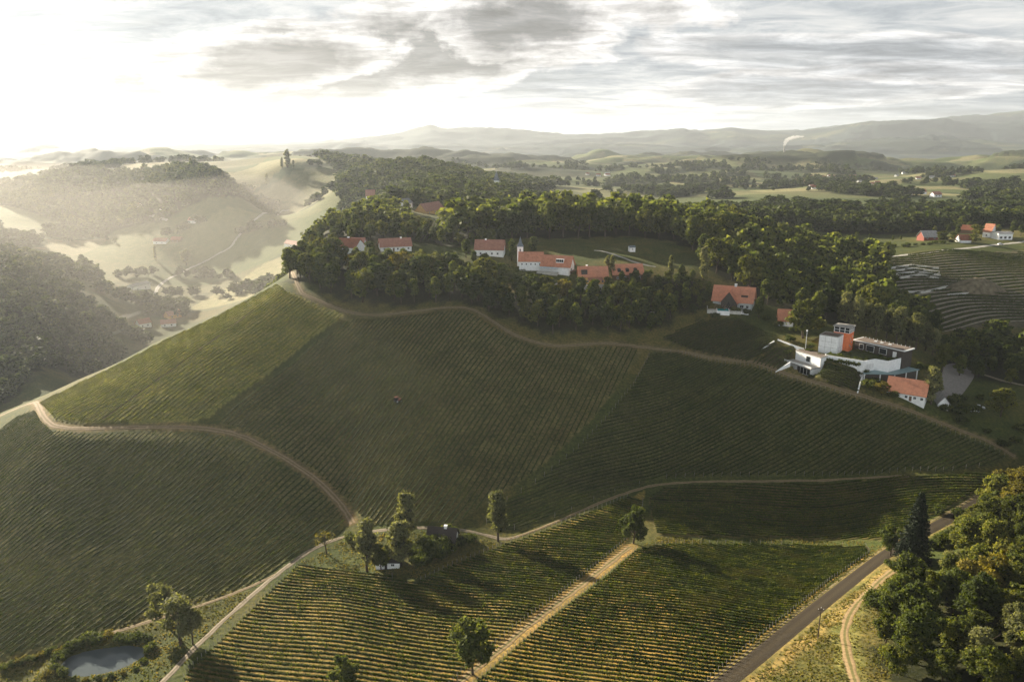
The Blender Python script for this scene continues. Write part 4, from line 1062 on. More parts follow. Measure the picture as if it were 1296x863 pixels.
# ------------------------------------------------------------------ building helpers
class MB:
    def __init__(s): s.V, s.F, s.M = [], [], []
    def poly(s, pts, m=0):
        k = len(s.V); s.V += [tuple(map(float, p)) for p in pts]; s.F.append(tuple(range(k, k + len(pts)))); s.M.append(m); return s
    def box(s, x0, x1, y0, y1, z0, z1, m=0):
        k = len(s.V); s.V += [(x, y, z) for z in (z0, z1) for y in (y0, y1) for x in (x0, x1)]
        for f in ((0, 2, 3, 1), (4, 5, 7, 6), (0, 1, 5, 4), (2, 6, 7, 3), (0, 4, 6, 2), (1, 3, 7, 5)): s.F.append(tuple(k + i for i in f)); s.M.append(m)
        return s
    def prism(s, pts, z0, z1, m=0, mt=None):
        """upright prism over a plan polygon (anticlockwise); z0 and z1 may be lists"""
        n = len(pts); k = len(s.V); Z0 = z0 if hasattr(z0, '__len__') else [z0] * n; Z1 = z1 if hasattr(z1, '__len__') else [z1] * n
        s.V += [(p[0], p[1], a) for p, a in zip(pts, Z0)] + [(p[0], p[1], a) for p, a in zip(pts, Z1)]
        for i in range(n): j = (i + 1) % n; s.F.append((k + i, k + j, k + n + j, k + n + i)); s.M.append(m)
        s.F.append(tuple(k + n + i for i in range(n))); s.M.append(m if mt is None else mt)
        s.F.append(tuple(k + n - 1 - i for i in range(n))); s.M.append(m); return s
    def extr(s, pts, axis, a, b, m=0):
        """polygon in the x-z (axis y) or y-z (axis x) plane pushed from a to b"""
        n = len(pts); k = len(s.V)
        for c in (a, b): s.V += [(p[0], c, p[1]) if axis == 'y' else (c, p[0], p[1]) for p in pts]
        for i in range(n): j = (i + 1) % n; s.F.append((k + i, k + j, k + n + j, k + n + i)); s.M.append(m)
        s.F.append(tuple(k + i for i in range(n))[::-1]); s.F.append(tuple(k + n + i for i in range(n))); s.M += [m, m]; return s
    def cyl(s, x, y, z0, z1, r0, r1, n=10, m=0):
        k = len(s.V)
        for z, r in ((z0, r0), (z1, r1)): s.V += [(x + r * math.cos(6.2832 * i / n), y + r * math.sin(6.2832 * i / n), z) for i in range(n)]
        for i in range(n): j = (i + 1) % n; s.F.append((k + i, k + j, k + n + j, k + n + i)); s.M.append(m)
        s.F.append(tuple(range(k + n, k + 2 * n))); s.M.append(m); return s
    def rot(s, a, ox=0, oy=0):
        c, n = math.cos(a), math.sin(a); s.V = [((x * c - y * n) + ox, (x * n + y * c) + oy, z) for x, y, z in s.V]; return s
    def build(s, name, mats, parent=None):
        import bmesh
        me = bpy.data.meshes.new(name); me.from_pydata(s.V, [], s.F)
        for m in (mats if isinstance(mats, (list, tuple)) else [mats]): me.materials.append(m)
        me.polygons.foreach_set('material_index', np.array(s.M, np.int32))
        bm = bmesh.new(); bm.from_mesh(me); bmesh.ops.recalc_face_normals(bm, faces=bm.faces); bm.to_mesh(me); bm.free(); me.update()
        return link(name, me, parent)
def tile_mat(name, col, var=.35):
    m, ns, ls = new_mat(name)
    out = N(ns, 'ShaderNodeOutputMaterial'); b = N(ns, 'ShaderNodeBsdfPrincipled', inp={'Roughness': .8}); b.inputs['Specular IOR Level'].default_value = .2
    tc = N(ns, 'ShaderNodeTexCoord')
    t = N(ns, 'ShaderNodeTexNoise', inp={'Scale': .55, 'Detail': 6.0, 'Roughness': .7}); ls.new(tc.outputs['Object'], t.inputs['Vector'])
    t2 = N(ns, 'ShaderNodeTexNoise', inp={'Scale': 5.0, 'Detail': 3.0}); ls.new(tc.outputs['Object'], t2.inputs['Vector'])
    w = N(ns, 'ShaderNodeTexWave', bands_direction='X', inp={'Scale': 1.1, 'Distortion': .2}); ls.new(tc.outputs['Object'], w.inputs['Vector'])
    s = math_(ns, ls, 'ADD', math_(ns, ls, 'MULTIPLY', t.outputs['Fac'], .6), math_(ns, ls, 'MULTIPLY', t2.outputs['Fac'], .4))
    r = ramp(ns, [(.33, tuple(c * (1 - var) for c in col)), (.5, col), (.68, tuple(min(1, c * (1 + var * .8)) for c in col))]); ls.new(s, r.inputs[0])
    ls.new(r.outputs[0], b.inputs['Base Color'])
    bp = N(ns, 'ShaderNodeBump', inp={'Strength': .5, 'Distance': .05}); ls.new(w.outputs['Fac'], bp.inputs['Height']); ls.new(bp.outputs[0], b.inputs['Normal'])
    ls.new(b.outputs[0], out.inputs[0]); return m
T_orange = tile_mat('orange_tiles', (.50, .215, .13)); T_red = tile_mat('red_tiles', (.36, .175, .125)); T_brown = tile_mat('weathered_tiles', (.26, .10, .06)); T_dark = tile_mat('dark_tiles', (.055, .045, .04)); T_grey = tile_mat('grey_tiles', (.32, .31, .30)); T_slate = tile_mat('slate', (.16, .18, .20))
W_white = simple_mat('white_render', (.86, .86, .84), .85, .10, .8); W_grey = simple_mat('grey_render', (.42, .44, .43), .85, .12, .8); W_ochre = simple_mat('ochre_render', (.66, .40, .15), .85, .12, .8); W_wood = simple_mat('wood_boards', (.16, .105, .065), .85, .3, 2.5); W_red = simple_mat('red_boards', (.22, .065, .045), .8, .2, 1.5); W_dark = simple_mat('dark_cladding', (.06, .05, .042), .7, .2, 1.5); W_orange = simple_mat('orange_render', (.74, .20, .08), .8, .12, 1.2); W_conc = simple_mat('concrete', (.36, .34, .31), .85, .2, 1.2); W_teal = simple_mat('teal_sheet_roof', (.20, .30, .31), .5, .15, .9, .4); W_stone = simple_mat('limestone', (.52, .50, .45), .9, .2, .9); W_gravelroof = simple_mat('gravel_roof', (.17, .135, .11), .95, .3, 2.0)
M_glass, _ns, _ls = new_mat('window_glass')
_o = N(_ns, 'ShaderNodeOutputMaterial'); _b = N(_ns, 'ShaderNodeBsdfPrincipled', inp={'Base Color': (.018, .022, .026, 1), 'Roughness': .08}); _ls.new(_b.outputs[0], _o.inputs[0])
M_metal = simple_mat('painted_metal', (.55, .57, .58), .45, .08, 2.0, .5); M_black = simple_mat('black_rubber', (.02, .02, .02), .8, .2); M_wframe = simple_mat('white_frames', (.74, .74, .72), .6, .06)
M_turf = simple_mat('roof_turf', (.055, .07, .022), .95, .4, .7, .1, .2); M_pool, _ns, _ls = new_mat('pool_water_material')
_o = N(_ns, 'ShaderNodeOutputMaterial'); _b = N(_ns, 'ShaderNodeBsdfPrincipled', inp={'Base Color': (.05, .42, .42, 1), 'Roughness': .06}); _ls.new(_b.outputs[0], _o.inputs[0])

def window(parent, face, u, z, w, h, L, D, frame=M_wframe, off=.0, nx=2):
    """a framed window on one face of a block L long and D deep; the pane is its sub-part"""
    t = .09; m = MB(); g = MB(); s = .05
    def put(mb, a, b, c, d, o0, o1):
        if face == 'front': mb.box(a, b, -o1 - off, -o0 - off, c, d)
        elif face == 'back': mb.box(a, b, D + o0 + off, D + o1 + off, c, d)
        elif face == 'right': mb.box(L + o0 + off, L + o1 + off, a, b, c, d)
        else: mb.box(-o1 - off, -o0 - off, a, b, c, d)
    a, b, c, d = u - w / 2, u + w / 2, z, z + h
    put(m, a, a + t, c, d, .004, .08); put(m, b - t, b, c, d, .004, .08); put(m, a + t, b - t, c, c + t, .004, .08); put(m, a + t, b - t, d - t, d, .004, .08)
    for i in range(1, nx):
        q = a + (b - a) * i / nx; put(m, q - .03, q + .03, c + t, d - t, .004, .07)
    put(g, a + t, b - t, c + t, d - t, .004, .03)
    f = m.build('window', frame, parent); g.build('pane', M_glass, f); return f
def gable_block(root, L, D, wh, rh, wall, roof, ridge='x', ov=.6, base=-2.5, th=.28, names=('wall', 'roof'), M=None, hip=0):
    """walls with their gables and a pitched roof of two thick slabs; M moves the pair within the house"""
    w = MB(); r = MB()
    if ridge == 'x':
        w.extr([(0, base), (D, base), (D, wh), (D / 2, wh + rh), (0, wh)], 'x', 0, L)
        k = rh / (D / 2); e = ov
        for sgn in (0, 1):
            y0, y1 = (-e, D / 2) if sgn == 0 else (D / 2, D + e)
            z0, z1 = (wh - k * e, wh + rh) if sgn == 0 else (wh + rh, wh - k * e)
            x0, x1 = -e, L + e
            pts = [(x0 + (hip if sgn >= 0 and False else 0), y0, z0), (x1, y0, z0), (x1, y1, z1), (x0, y1, z1)]
            b = len(r.V); r.V += [(x, y, z + .03) for x, y, z in pts] + [(x, y, z + th) for x, y, z in pts]
            r.F += [(b, b + 3, b + 2, b + 1), (b + 4, b + 5, b + 6, b + 7), (b, b + 1, b + 5, b + 4), (b + 2, b + 3, b + 7, b + 6), (b, b + 4, b + 7, b + 3), (b + 1, b + 2, b + 6, b + 5)]; r.M += [0] * 6
    else:
        w.extr([(0, base), (L, base), (L, wh), (L / 2, wh + rh), (0, wh)], 'y', 0, D)
        k = rh / (L / 2); e = ov
        for sgn in (0, 1):
            x0, x1 = (-e, L / 2) if sgn == 0 else (L / 2, L + e)
            z0, z1 = (wh - k * e, wh + rh) if sgn == 0 else (wh + rh, wh - k * e)
            pts = [(x0, -e, z0), (x1, -e, z1), (x1, D + e, z1), (x0, D + e, z0)]
            b = len(r.V); r.V += [(x, y, z + .03) for x, y, z in pts] + [(x, y, z + th) for x, y, z in pts]
            r.F += [(b, b + 3, b + 2, b + 1), (b + 4, b + 5, b + 6, b + 7), (b, b + 1, b + 5, b + 4), (b + 2, b + 3, b + 7, b + 6), (b, b + 4, b + 7, b + 3), (b + 1, b + 2, b + 6, b + 5)]; r.M += [0] * 6
    if M: w.rot(*M); r.rot(*M)
    return w.build(names[0], wall, root), r.build(names[1], roof, root)
def chimney(roofobj, x, y, z0, z1, s=.45, mat=None):
    MB().box(x - s, x + s, y - s, y + s, z0, z1 - .2).box(x - s - .1, x + s + .1, y - s - .1, y + s + .1, z1 - .198, z1).build('chimney', mat or W_white, roofobj)
def place(name, label, p0, p1, cat, group=None, length=None):
    a, b = hit(*p0), hit(*p1); d = b - a; yaw = math.atan2(d[1], d[0]); L = length or math.hypot(d[0], d[1])
    z = (a[2] + b[2]) / 2
    r = empty(name, (a[0], a[1], z), yaw); tag(r, label, cat, group); return r, L
def house(name, label, p0, p1, D, wh, rh, wall, roof, ridge='x', wins=(), chim=(), cat='house', group=None, yaw=None, length=None, door=None, ov=.6):
    r, L = place(name, label, p0, p1, cat, group, length)
    if yaw is not None: r.rotation_euler[2] = R(yaw)
    _, ro = gable_block(r, L, D, wh, rh, wall, roof, ridge, ov)
    for f, u, z, w, h in wins:
        window(r, f, u * (L if f in ('front', 'back') else D), z, w, h, L, D)
    for x, y, h in chim: chimney(ro, x * L, y * D, wh, wh + rh + h)
    if door:
        u = door * L; d = MB().box(u - .5, u + .5, -.07, -.004, 0, 2.1).build('door', W_wood, r)
        MB().box(u + .3, u + .38, -.12, -.072, 1.0, 1.08).build('handle', M_metal, d)
    return r, L

# ------------------------------------------------------------------ the white chapel house
r, L = place('chapel_house', 'long white house with a small pointed chapel tower and two stepped orange roofs', (657, 342.5), (687, 342.5), 'house')
r.rotation_euler[2] = R(-3)
gable_block(r, 13.2, 8, 5.6, 4.2, W_white, T_orange, 'x', names=('nave_wall', 'nave_roof'))
for i in range(5): window(r, 'front', 1.6 + i * 2.5, 3.2, .8, .9, 13.2, 8, nx=1)
tw = MB().box(-1.4, 1.9, 7.2, 10.5, -2, 12.4).build('tower', W_white, r)
MB().box(-.1, .6, 7.08, 7.196, 9.6, 11.2).build('belfry_opening', M_glass, tw)
sp = MB(); sp.V = [(-1.7, 6.9, 12.4), (2.2, 6.9, 12.4), (2.2, 10.8, 12.4), (-1.7, 10.8, 12.4), (-.75, 7.85, 14.2), (1.25, 7.85, 14.2), (1.25, 9.85, 14.2), (-.75, 9.85, 14.2), (.25, 8.85, 18.2)]
sp.F = [(0, 1, 5, 4), (1, 2, 6, 5), (2, 3, 7, 6), (3, 0, 4, 7), (4, 5, 8), (5, 6, 8), (6, 7, 8), (7, 4, 8), (3, 2, 1, 0)]; sp.M = [0] * 9
spo = sp.build('spire', T_slate, tw); 
Mw = (R(-17), 12.4, -2.2)
gable_block(r, 16.5, 9.5, 3.6, 4.9, W_white, T_orange, 'x', names=('wing_wall', 'wing_roof'), M=Mw, ov=.7)
def wing(mb): return mb.rot(*Mw)
dm = wing(MB().box(8.2, 12.6, 1.2, 4.2, 4.5, 7.2)).build('dormer', M_wframe, r)
gl = MB()
for i in range(4): gl.box(8.4 + i * 1.05, 9.3 + i * 1.05, 1.1, 1.19, 5.6, 7.0)
wing(gl).build('pane', M_glass, dm)
for u, z, w, h in ((3.2, .9, 1.8, 1.3), (3.1, 4.2, 1.0, 1.1)):
    f = MB().box(16.504, 16.58, u - w / 2, u + w / 2, z, z + h); g = MB().box(16.584, 16.60, u - w / 2 + .1, u + w / 2 - .1, z + .1, z + h - .1)
    fo = wing(f).build('window', M_wframe, r); wing(g).build('pane', M_glass, fo)
lo = wing(MB().box(10.5, 16.5, -1.0, -.01, -3, 2.6)).build('bay', W_white, r)
wing(MB().box(16.51, 16.62, 1.6, 7.5, -2.6, .2)).build('garage_opening', W_dark, r)
wing(MB().box(16.51, 18.0, .6, 8.5, .5, .75)).build('balcony', W_wood, r)
te = wing(MB().prism([(-1.5, -3.4), (10.3, -3.4), (10.3, -.05), (-1.5, -.05)], -3, .25)).build('terrace', W_stone, r)
rail = MB()
for i in range(13): rail.box(-1.5 + i * .97, -1.44 + i * .97, -3.38, -3.3, .25, 1.2)
rail.box(-1.5, 10.3, -3.38, -3.3, 1.2, 1.27); wing(rail).build('railing', M_metal, r)
chap = r
M_par = simple_mat('parasol_cloth', (.55, .64, .70), .85, .08)
def parasol_mesh():
    pole = MB().cyl(0, 0, 0, 2.5, .03, .03, 6); can = MB(); n = 8; can.V = [(0, 0, 2.75)] + [(1.5 * math.cos(6.2832 * i / n), 1.5 * math.sin(6.2832 * i / n), 2.25) for i in range(n)]
    can.F = [(0, 1 + i, 1 + (i + 1) % n) for i in range(n)]; can.M = [0] * n; return pole, can
bpy.context.view_layer.update()
po = co = None
for i in range(5):
    p = r.matrix_world @ Vector((*[(x * math.cos(Mw[0]) - y * math.sin(Mw[0]) + Mw[1], x * math.sin(Mw[0]) + y * math.cos(Mw[0]) + Mw[2]) for x, y in [(.6 + i * 2.1, -1.7)]][0], .25))
    pa = empty('parasol', p); tag(pa, 'pale blue parasol on the terrace below the wing roof of the white chapel house', 'parasol', 'parasols on the chapel house terrace')
    if po is None:
        a, b = parasol_mesh(); po = a.build('pole', M_metal, pa); co = b.build('canopy', M_par, pa)
    else:
        for s in (po, co): c = s.copy(); COL.objects.link(c); c.parent = pa

# ochre house, dormer house, farmhouses
W4 = [('front', u, 1.0, 1.0, 1.2) for u in (.12, .3, .82, .93)]
r, L = house('ochre_house', 'ochre yellow house with an orange roof and a tiled awning right of the chapel house', (733, 359.5), (769, 360.5), 8.5, 4.4, 4.6, W_ochre, T_orange, wins=W4 + [('right', .3, 1, .9, 1.1), ('right', .65, 1, .9, 1.1), ('right', .5, 4.6, .9, 1.1)], chim=[(.3, .6, .8)])
aw = MB(); aw.poly([(4.6, -2.8, 2.5), (12.6, -2.8, 2.5), (12.6, -.01, 3.5), (4.6, -.01, 3.5)]).poly([(4.6, -2.8, 2.62), (12.6, -2.8, 2.62), (12.6, -.01, 3.62), (4.6, -.01, 3.62)]); aw.build('awning', T_red, r)
MB().box(1.2, 4.4, .6, 3.4, 4.8, 7.6).build('dormer', W_dark, r)
MB().box(-1, L + 1, -7.5, -.02, -3, .1).build('terrace', W_stone, r)
r, L = house('dormer_house', 'orange roofed house with three dark round topped dormers right of the ochre house', (776, 354.5), (814, 355), 8, 3.6, 4.6, W_wood, T_orange, wins=[('front', u, .9, 1.1, 1.2) for u in (.15, .4, .65, .88)])
for i in range(3):
    d = MB().extr([(2.6 + i * 4.6, 4.1), (4.4 + i * 4.6, 4.1), (4.4 + i * 4.6, 6.0), (3.95 + i * 4.6, 6.55), (3.05 + i * 4.6, 6.55), (2.6 + i * 4.6, 6.0)], 'y', .55, 3.4).build('dormer', W_dark, r)
    MB().box(2.85 + i * 4.6, 4.15 + i * 4.6, .48, .545, 4.7, 5.9).build('pane', M_glass, d)
house('farmhouse', 'white walled farmhouse with a weathered roof at the left end of the village', (425, 322), (451, 322), 10, 4.6, 4.2, W_white, T_brown, wins=[('front', .25, 1, 1.2, 1.4), ('front', .6, 1, 1.2, 1.4), ('right', .5, 1, 1.1, 1.3)], chim=[(.4, .55, 1.0)], yaw=-24, length=14)
house('farm_annex', 'low brown roofed annex joining the right side of the leftmost village farmhouse', (443, 316), (460, 316), 7, 3.2, 3.4, W_white, T_red, wins=[('front', .5, 1, 1.2, 1.2)], yaw=-10)
house('farmhouse', 'low white farmhouse with a long pale red roof amid the village', (482, 318.5), (521, 318), 9, 3.2, 4.0, W_white, T_red, wins=[('front', u, .9, 1.1, 1.2) for u in (.12, .3, .55, .72, .9)] + [('right', .5, 1, 1, 1.2)], chim=[(.7, .5, .7)], door=.42)
house('farmhouse', 'long red roofed farmhouse with a white gable left of the chapel tower', (601, 324), (637, 326), 10, 4.4, 4.8, W_white, T_red, wins=[('front', u, 1.2, 1.1, 1.3) for u in (.2, .4, .6, .8)] + [('right', .5, 1.5, 1, 1.3)], chim=[(.35, .5, .7)])
house('garden_shed', 'small white shed at the bend of the pale lane behind the dormer house', (797, 319), (804, 319), 3, 2.8, .8, W_white, T_slate, cat='shed', ov=.25, wins=[('front', .5, 1.2, .8, .8)])
house('barn', 'orange roofed barn mostly hidden behind a big leafy tree left of the winery tower', (985, 412), (1003, 413), 8, 3.0, 4.6, W_white, T_orange, cat='barn', yaw=-15)
house('valley_house', 'white hazy house with a red roof just left of the village on the valley side', (360, 314), (380, 314), 9, 5, 4, W_white, T_red, wins=[('front', u, 1, 1.2, 1.3) for u in (.25, .6)])

# big orange roofed house with the pool
c0 = hit(951, 393.5); yaw = R(-24); Lb, Db = 20.0, 10.5
r = empty('villa', (c0[0] - Lb * math.cos(yaw), c0[1] - Lb * math.sin(yaw), c0[2] + .2), yaw); tag(r, 'big house with steep bright orange cross gabled roofs above the turquoise pool', 'house')
_, ro = gable_block(r, Lb, Db, 4.6, 6.4, W_grey, T_orange, 'x', ov=.9, base=-5)
gable_block(r, 8.0, 9.5, 4.0, 5.4, W_dark, T_orange, 'y', ov=.7, base=-5, names=('front_gable', 'front_gable_roof'), M=(0, 4.6, -2.6))
gable_block(r, 8.0, 9.0, 4.6, 5.6, W_wood, T_brown, 'y', ov=.7, base=-5, names=('rear_gable', 'rear_gable_roof'), M=(0, 11.5, 6.4))
d = MB().extr([(14.2, 6.3), (17.6, 6.3), (17.6, 7.7), (14.2, 7.7)], 'y', 1.2, 4.4).build('dormer', W_dark, r); MB().poly([(13.8, .6, 7.5), (18, .6, 7.5), (18, 4.6, 9.6), (13.8, 4.6, 9.6)]).poly([(13.8, .6, 7.72), (18, .6, 7.72), (18, 4.6, 9.82), (13.8, 4.6, 9.82)]).build('dormer_roof', T_orange, d)
for f, u, z, w, h in (('right', 3, -3, 1.6, 1.6), ('right', 6.5, -3, 1.6, 1.6), ('right', 5.2, 1.2, 2.0, 1.8), ('right', 5.2, 5.4, 1.4, 1.5), ('front', 15, .8, 2.0, 1.7), ('front', 17.8, .8, 1.4, 1.7)): window(r, f, u, z, w, h, Lb, Db)
MB().extr([(7.2, 1.0), (9.9, 1.0), (8.55, 4.4)], 'y', -2.70, -2.62).build('gable_window', M_glass, r)
chimney(ro, 10.5, 5.6, 9.5, 12.4, .6, M_metal)
MB().box(13, 19.4, -6.0, -.02, -5, .2).build('annex', W_white, r)
MB().box(2, 12.8, -7.5, -2.62, -5, -.4).build('terrace', W_stone, r)
pg = MB()
for i in range(9): pg.box(2.2 + i * 1.25, 2.4 + i * 1.25, -7.3, -3.0, 2.3, 2.5)
for x in (2.2, 7.3, 12.3):
    for y in (-7.2, -3.2): pg.box(x, x + .2, y, y + .2, -.4, 2.3)
pg.build('pergola', W_wood, r)
q = hit(915, 399); pr = empty('swimming_pool', (q[0], q[1], q[2]), R(-12)); tag(pr, 'turquoise swimming pool in a white raised basin below the big orange roofed house', 'pool')
MB().box(-3.2, 3.2, 0, .35, -2, 2.2).box(-3.2, 3.2, 7.65, 8, -2, 2.2).box(-3.2, -2.85, .352, 7.648, -2, 2.2).box(2.85, 3.2, .352, 7.648, -2, 2.2).box(-2.85, 2.85, .352, 7.648, -2, .5).build('basin', W_white, pr)
MB().poly([(-2.848, .354, 2.0), (2.848, .354, 2.0), (2.848, 7.646, 2.0), (-2.848, 7.646, 2.0)]).build('water', M_pool, pr)
dk = empty('pool_terrace', (q[0], q[1], q[2]), R(-12)); tag(dk, 'stone paved terrace around the turquoise swimming pool', 'terrace')
MB().box(-8, -3.22, 1, 9.5, -2.5, 1.9).box(3.22, 9, 2, 9.5, -2.5, 1.9).box(-3.2, 3.2, 8.02, 11, -2.5, 1.9).build('deck', W_stone, dk)
w = MB().box(-8, -7.7, 1, 9.5, 1.9, 3.0); w.build('parapet', W_conc, dk)

# ------------------------------------------------------------------ the modern winery
r = empty('winery', (148.3, 351.4, 29.4), R(-40)); tag(r, 'modern white flat roofed winery with a cube, an orange tower and a turfed courtyard', 'winery')
cu = MB().box(-8.4, 0, .4, 8.0, -2, 6.8).build('cube_hall', W_white, r)
sm = MB()
for x in (-5.6, -2.8): sm.box(x - .04, x + .04, .34, .398, -1, 6.8)
for z in (1.6, 4.2): sm.box(-8.4, 0, .345, .396, z - .04, z + .04)
for y in (2.9, 5.4): sm.box(.004, .05, y - .04, y + .04, -1, 6.8)
sm.box(.003, .045, .4, 8, 1.56, 1.64); sm.build('panel_joints', W_conc, cu)
MB().box(-8.0, -.4, .8, 7.6, 6.802, 6.95).build('cube_roof', W_gravelroof, cu)
MB().box(-8.4, 0, .4, .78, 6.803, 7.15).box(-8.4, 0, 7.62, 8, 6.803, 7.15).box(-8.4, -8.02, .782, 7.618, 6.803, 7.15).box(-.38, 0, .782, 7.618, 6.803, 7.15).build('cube_parapet', W_conc, cu)
tw = MB().box(-4.6, 2.6, 8.02, 14.2, -2, 7.6).build('tower', [W_orange], r)
fr = MB()
for x in (-4.6, -2.2, .2, 2.36): fr.box(x, x + .24, 8.02, 8.26, 7.602, 10.2).box(x, x + .24, 13.96, 14.2, 7.602, 10.2)
for y in (10.0, 12.0): fr.box(2.36, 2.6, y, y + .24, 7.602, 10.2).box(-4.6, -4.36, y, y + .24, 7.602, 10.2)
for z in (7.604, 8.8): fr.box(-4.36, 2.36, 8.04, 8.2, z, z + .15).box(2.4, 2.58, 8.26, 13.96, z, z + .15).box(-4.58, -4.4, 8.26, 13.96, z, z + .15)
lt = fr.build('lantern_frame', M_wframe, tw)
MB().box(-4.3, 2.3, 8.3, 13.9, 7.606, 10.19).build('lantern_glass', M_glass, tw)
MB().box(-5.1, 3.1, 7.5, 14.7, 10.2, 10.55).build('lantern_roof', W_conc, tw)
for i, (y, z) in enumerate([(9.2, 1.4), (11.6, 2.6), (9.8, 4.4), (12.4, 5.2), (11.0, .4)]):
    f = MB().box(2.604, 2.66, y, y + .9, z, z + .7).build('window', M_wframe, tw); MB().box(2.662, 2.68, y + .1, y + .8, z + .1, z + .6).build('pane', M_glass, f)
# right wing, turned against the cube
WG = [(3.2, 14.8), (26, 8.4), (28, 16.2), (5.2, 22.4)]
wg = MB().prism(WG, -9, 3.2).build('wing', W_dark, r)
def inset(poly, d):
    p = np.array(poly, float); c = p.mean(0); return [tuple(c + (q - c) * (1 - d / np.linalg.norm(q - c))) for q in p]
MB().prism(inset(WG, -.9), 3.202, 3.62).build('roof_slab', M_wframe, wg); MB().prism(inset(WG, .1), 3.622, 3.72).build('roof_gravel', W_gravelroof, wg)
ux, uy = np.array([22.8, -6.4]) / 23.68, np.array([-2.0, -7.6]) / 7.86
def along(t, off): q = np.array([3.2, 14.8]) + ux * t + uy * off; return tuple(q)
for t, w_, z0, z1 in ((2.5, 2.2, -.2, 2.4), (6.0, 4.0, -.4, 2.5), (12.5, 3.6, -.2, 2.5), (19.0, 1.8, -.4, 2.2)):
    f = MB().prism([along(t, .08), along(t + w_, .08), along(t + w_, .004), along(t, .004)], z0, z1).build('window', M_wframe, wg)
    MB().prism([along(t + .15, .11), along(t + w_ - .15, .11), along(t + w_ - .15, .083), along(t + .15, .083)], z0 + .15, z1 - .15).build('pane', M_glass if t < 15 else M_wframe, f)
for t in (8, 11, 15): 
    q = along(t, -4); MB().box(q[0] - .6, q[0] + .6, q[1] - .6, q[1] + .6, 3.722, 4.1).build('skylight', M_wframe, wg)
tr_ = MB()
for i in range(12): q = along(1.0 + i * 1.95, -7.3); tr_.box(q[0] - .12, q[0] + .12, q[1] - .12, q[1] + .12, 3.722, 4.25)
tr_.build('roof_rail', M_wframe, wg)
# courtyard block with turf
CT = [(-2.2, -8.2), (14.4, -7.4), (17.2, -.8), (22.7, -.8), (25.6, 8.2), (3.1, 14.6), (2.7, 8.0), (2.7, 7.9), (.1, 7.9), (.1, .3), (-4, .3), (-4, -3)]
ct = MB().prism(CT, -10, -.9).build('courtyard_block', W_white, r)
MB().prism(inset(CT, .45), -.898, -.75).build('courtyard_turf', M_turf, ct)
def parapet(pts, t, z0, z1, name, mat, parent):
    m = MB()
    for a, b in zip(pts[:-1], pts[1:]):
        a, b = np.array(a, float), np.array(b, float); d = (b - a) / np.linalg.norm(b - a); n = np.array([-d[1], d[0]]); b = b - d * .003
        m.prism([tuple(a), tuple(b), tuple(b + n * t), tuple(a + n * t)], z0, z1)
    return m.build(name, mat, parent)
parapet([(-2.0, -8.2), (14.4, -7.4), (17.2, -.8), (22.7, -.8), (25.6, 8.1)], .35, -.897, .15, 'parapet', W_white, ct)
for i in range(3): 
    y = -6.2 + i * 1.7; k = 14.75 + (y + 7.4) * .42
    f = MB().prism([(k + .12, y), (k + .47, y + .85), (k + .40, y + .88), (k + .05, y + .03)], -3.6, -1.6).build('window', M_wframe, ct)
# climbing greenery on the front parapet and shrubs in the courtyard
def greenery(name, spots, seed, mat, parent):
    g = np.random.default_rng(seed); C, nr = [], []
    for (x, y, z, rx, ry, rz, n) in spots:
        d = g.normal(0, 1, (n, 3)); d /= np.linalg.norm(d, axis=1)[:, None]; C.append(d * g.uniform(.4, 1, (n, 1)) * (rx, ry, rz) + (x, y, z)); nr.append(d)
    C = np.vstack(C); V = leaf_quads(C, np.vstack(nr), .22 * g.uniform(.6, 1.3, len(C)), g)
    return link(name, fast_mesh(name, V, [np.arange(len(V)).reshape(-1, 4)], [mat], attr=[('tint', 'FACE', 'FLOAT', np.clip(g.normal(.45, .18, len(C)), 0, 1))]), parent)
gg = random.Random(3)
greenery('climbing_plants', [(-1 + i * 1.05, -8.75 + i * .05, -1.6 + gg.uniform(-.5, .3), .8, .7, gg.uniform(.7, 1.3), 130) for i in range(14)], 6, M_leaf, ct)
greenery('courtyard_shrubs', [(gg.uniform(1, 22), 0, 0, 0, 0, 0, 0) for i in range(0)] + [(x, y, -.3, gg.uniform(.7, 1.6), gg.uniform(.7, 1.6), gg.uniform(.5, 1.3), 150) for x, y in [(2, -2), (4, -5), (6, -1), (8, -5.6), (10, -3), (12, -5), (13, 1), (16, 3), (18, 1), (20, 4), (22, 6), (23.5, 8.2), (17, 8), (12, 9), (9, 11), (6, 11.6), (20, 1), (14, -4), (5, 3), (1.5, 5), (-1.5, -3), (22, 2)]], 7, M_leaf, ct)
# lower left block, balcony and lower storey
LB = [(-15.6, -8.0), (-2.3, -13.3), (-1.2, -8.4), (-13, -2.2)]
lb = MB().prism(LB, -10, -.4).build('lower_block', W_white, r); MB().prism(inset(LB, -.25), -.398, 0).build('roof_edge', W_conc, lb); MB().prism(inset(LB, .4), .002, .06).build('roof_gravel', W_gravelroof, lb)
fx = np.array([13.3, -5.3]) / 14.32; fn = np.array([-fx[1], fx[0]]) * -1
def fr_(t, o): return tuple(np.array([-15.6, -8.0]) + fx * t + fn * o)
f = MB().prism([fr_(6.2, .1), fr_(8.6, .1), fr_(8.6, .004), fr_(6.2, .004)][::-1], -3.8, -1.0).build('window', M_wframe, lb); MB().prism([fr_(6.35, .13), fr_(8.45, .13), fr_(8.45, .104), fr_(6.35, .104)][::-1], -3.6, -1.2).build('pane', M_glass, f)
bl = MB().prism([fr_(-1, 6.0), fr_(14.6, 6.0), fr_(14.6, .02), fr_(-1, .02)], -4.9, -4.4).build('balcony', W_conc, lb)
MB().prism([fr_(-1, 6.0), fr_(14.6, 6.0), fr_(14.6, 5.8), fr_(-1, 5.8)], -4.398, -3.7).build('balcony_parapet', W_white, bl)
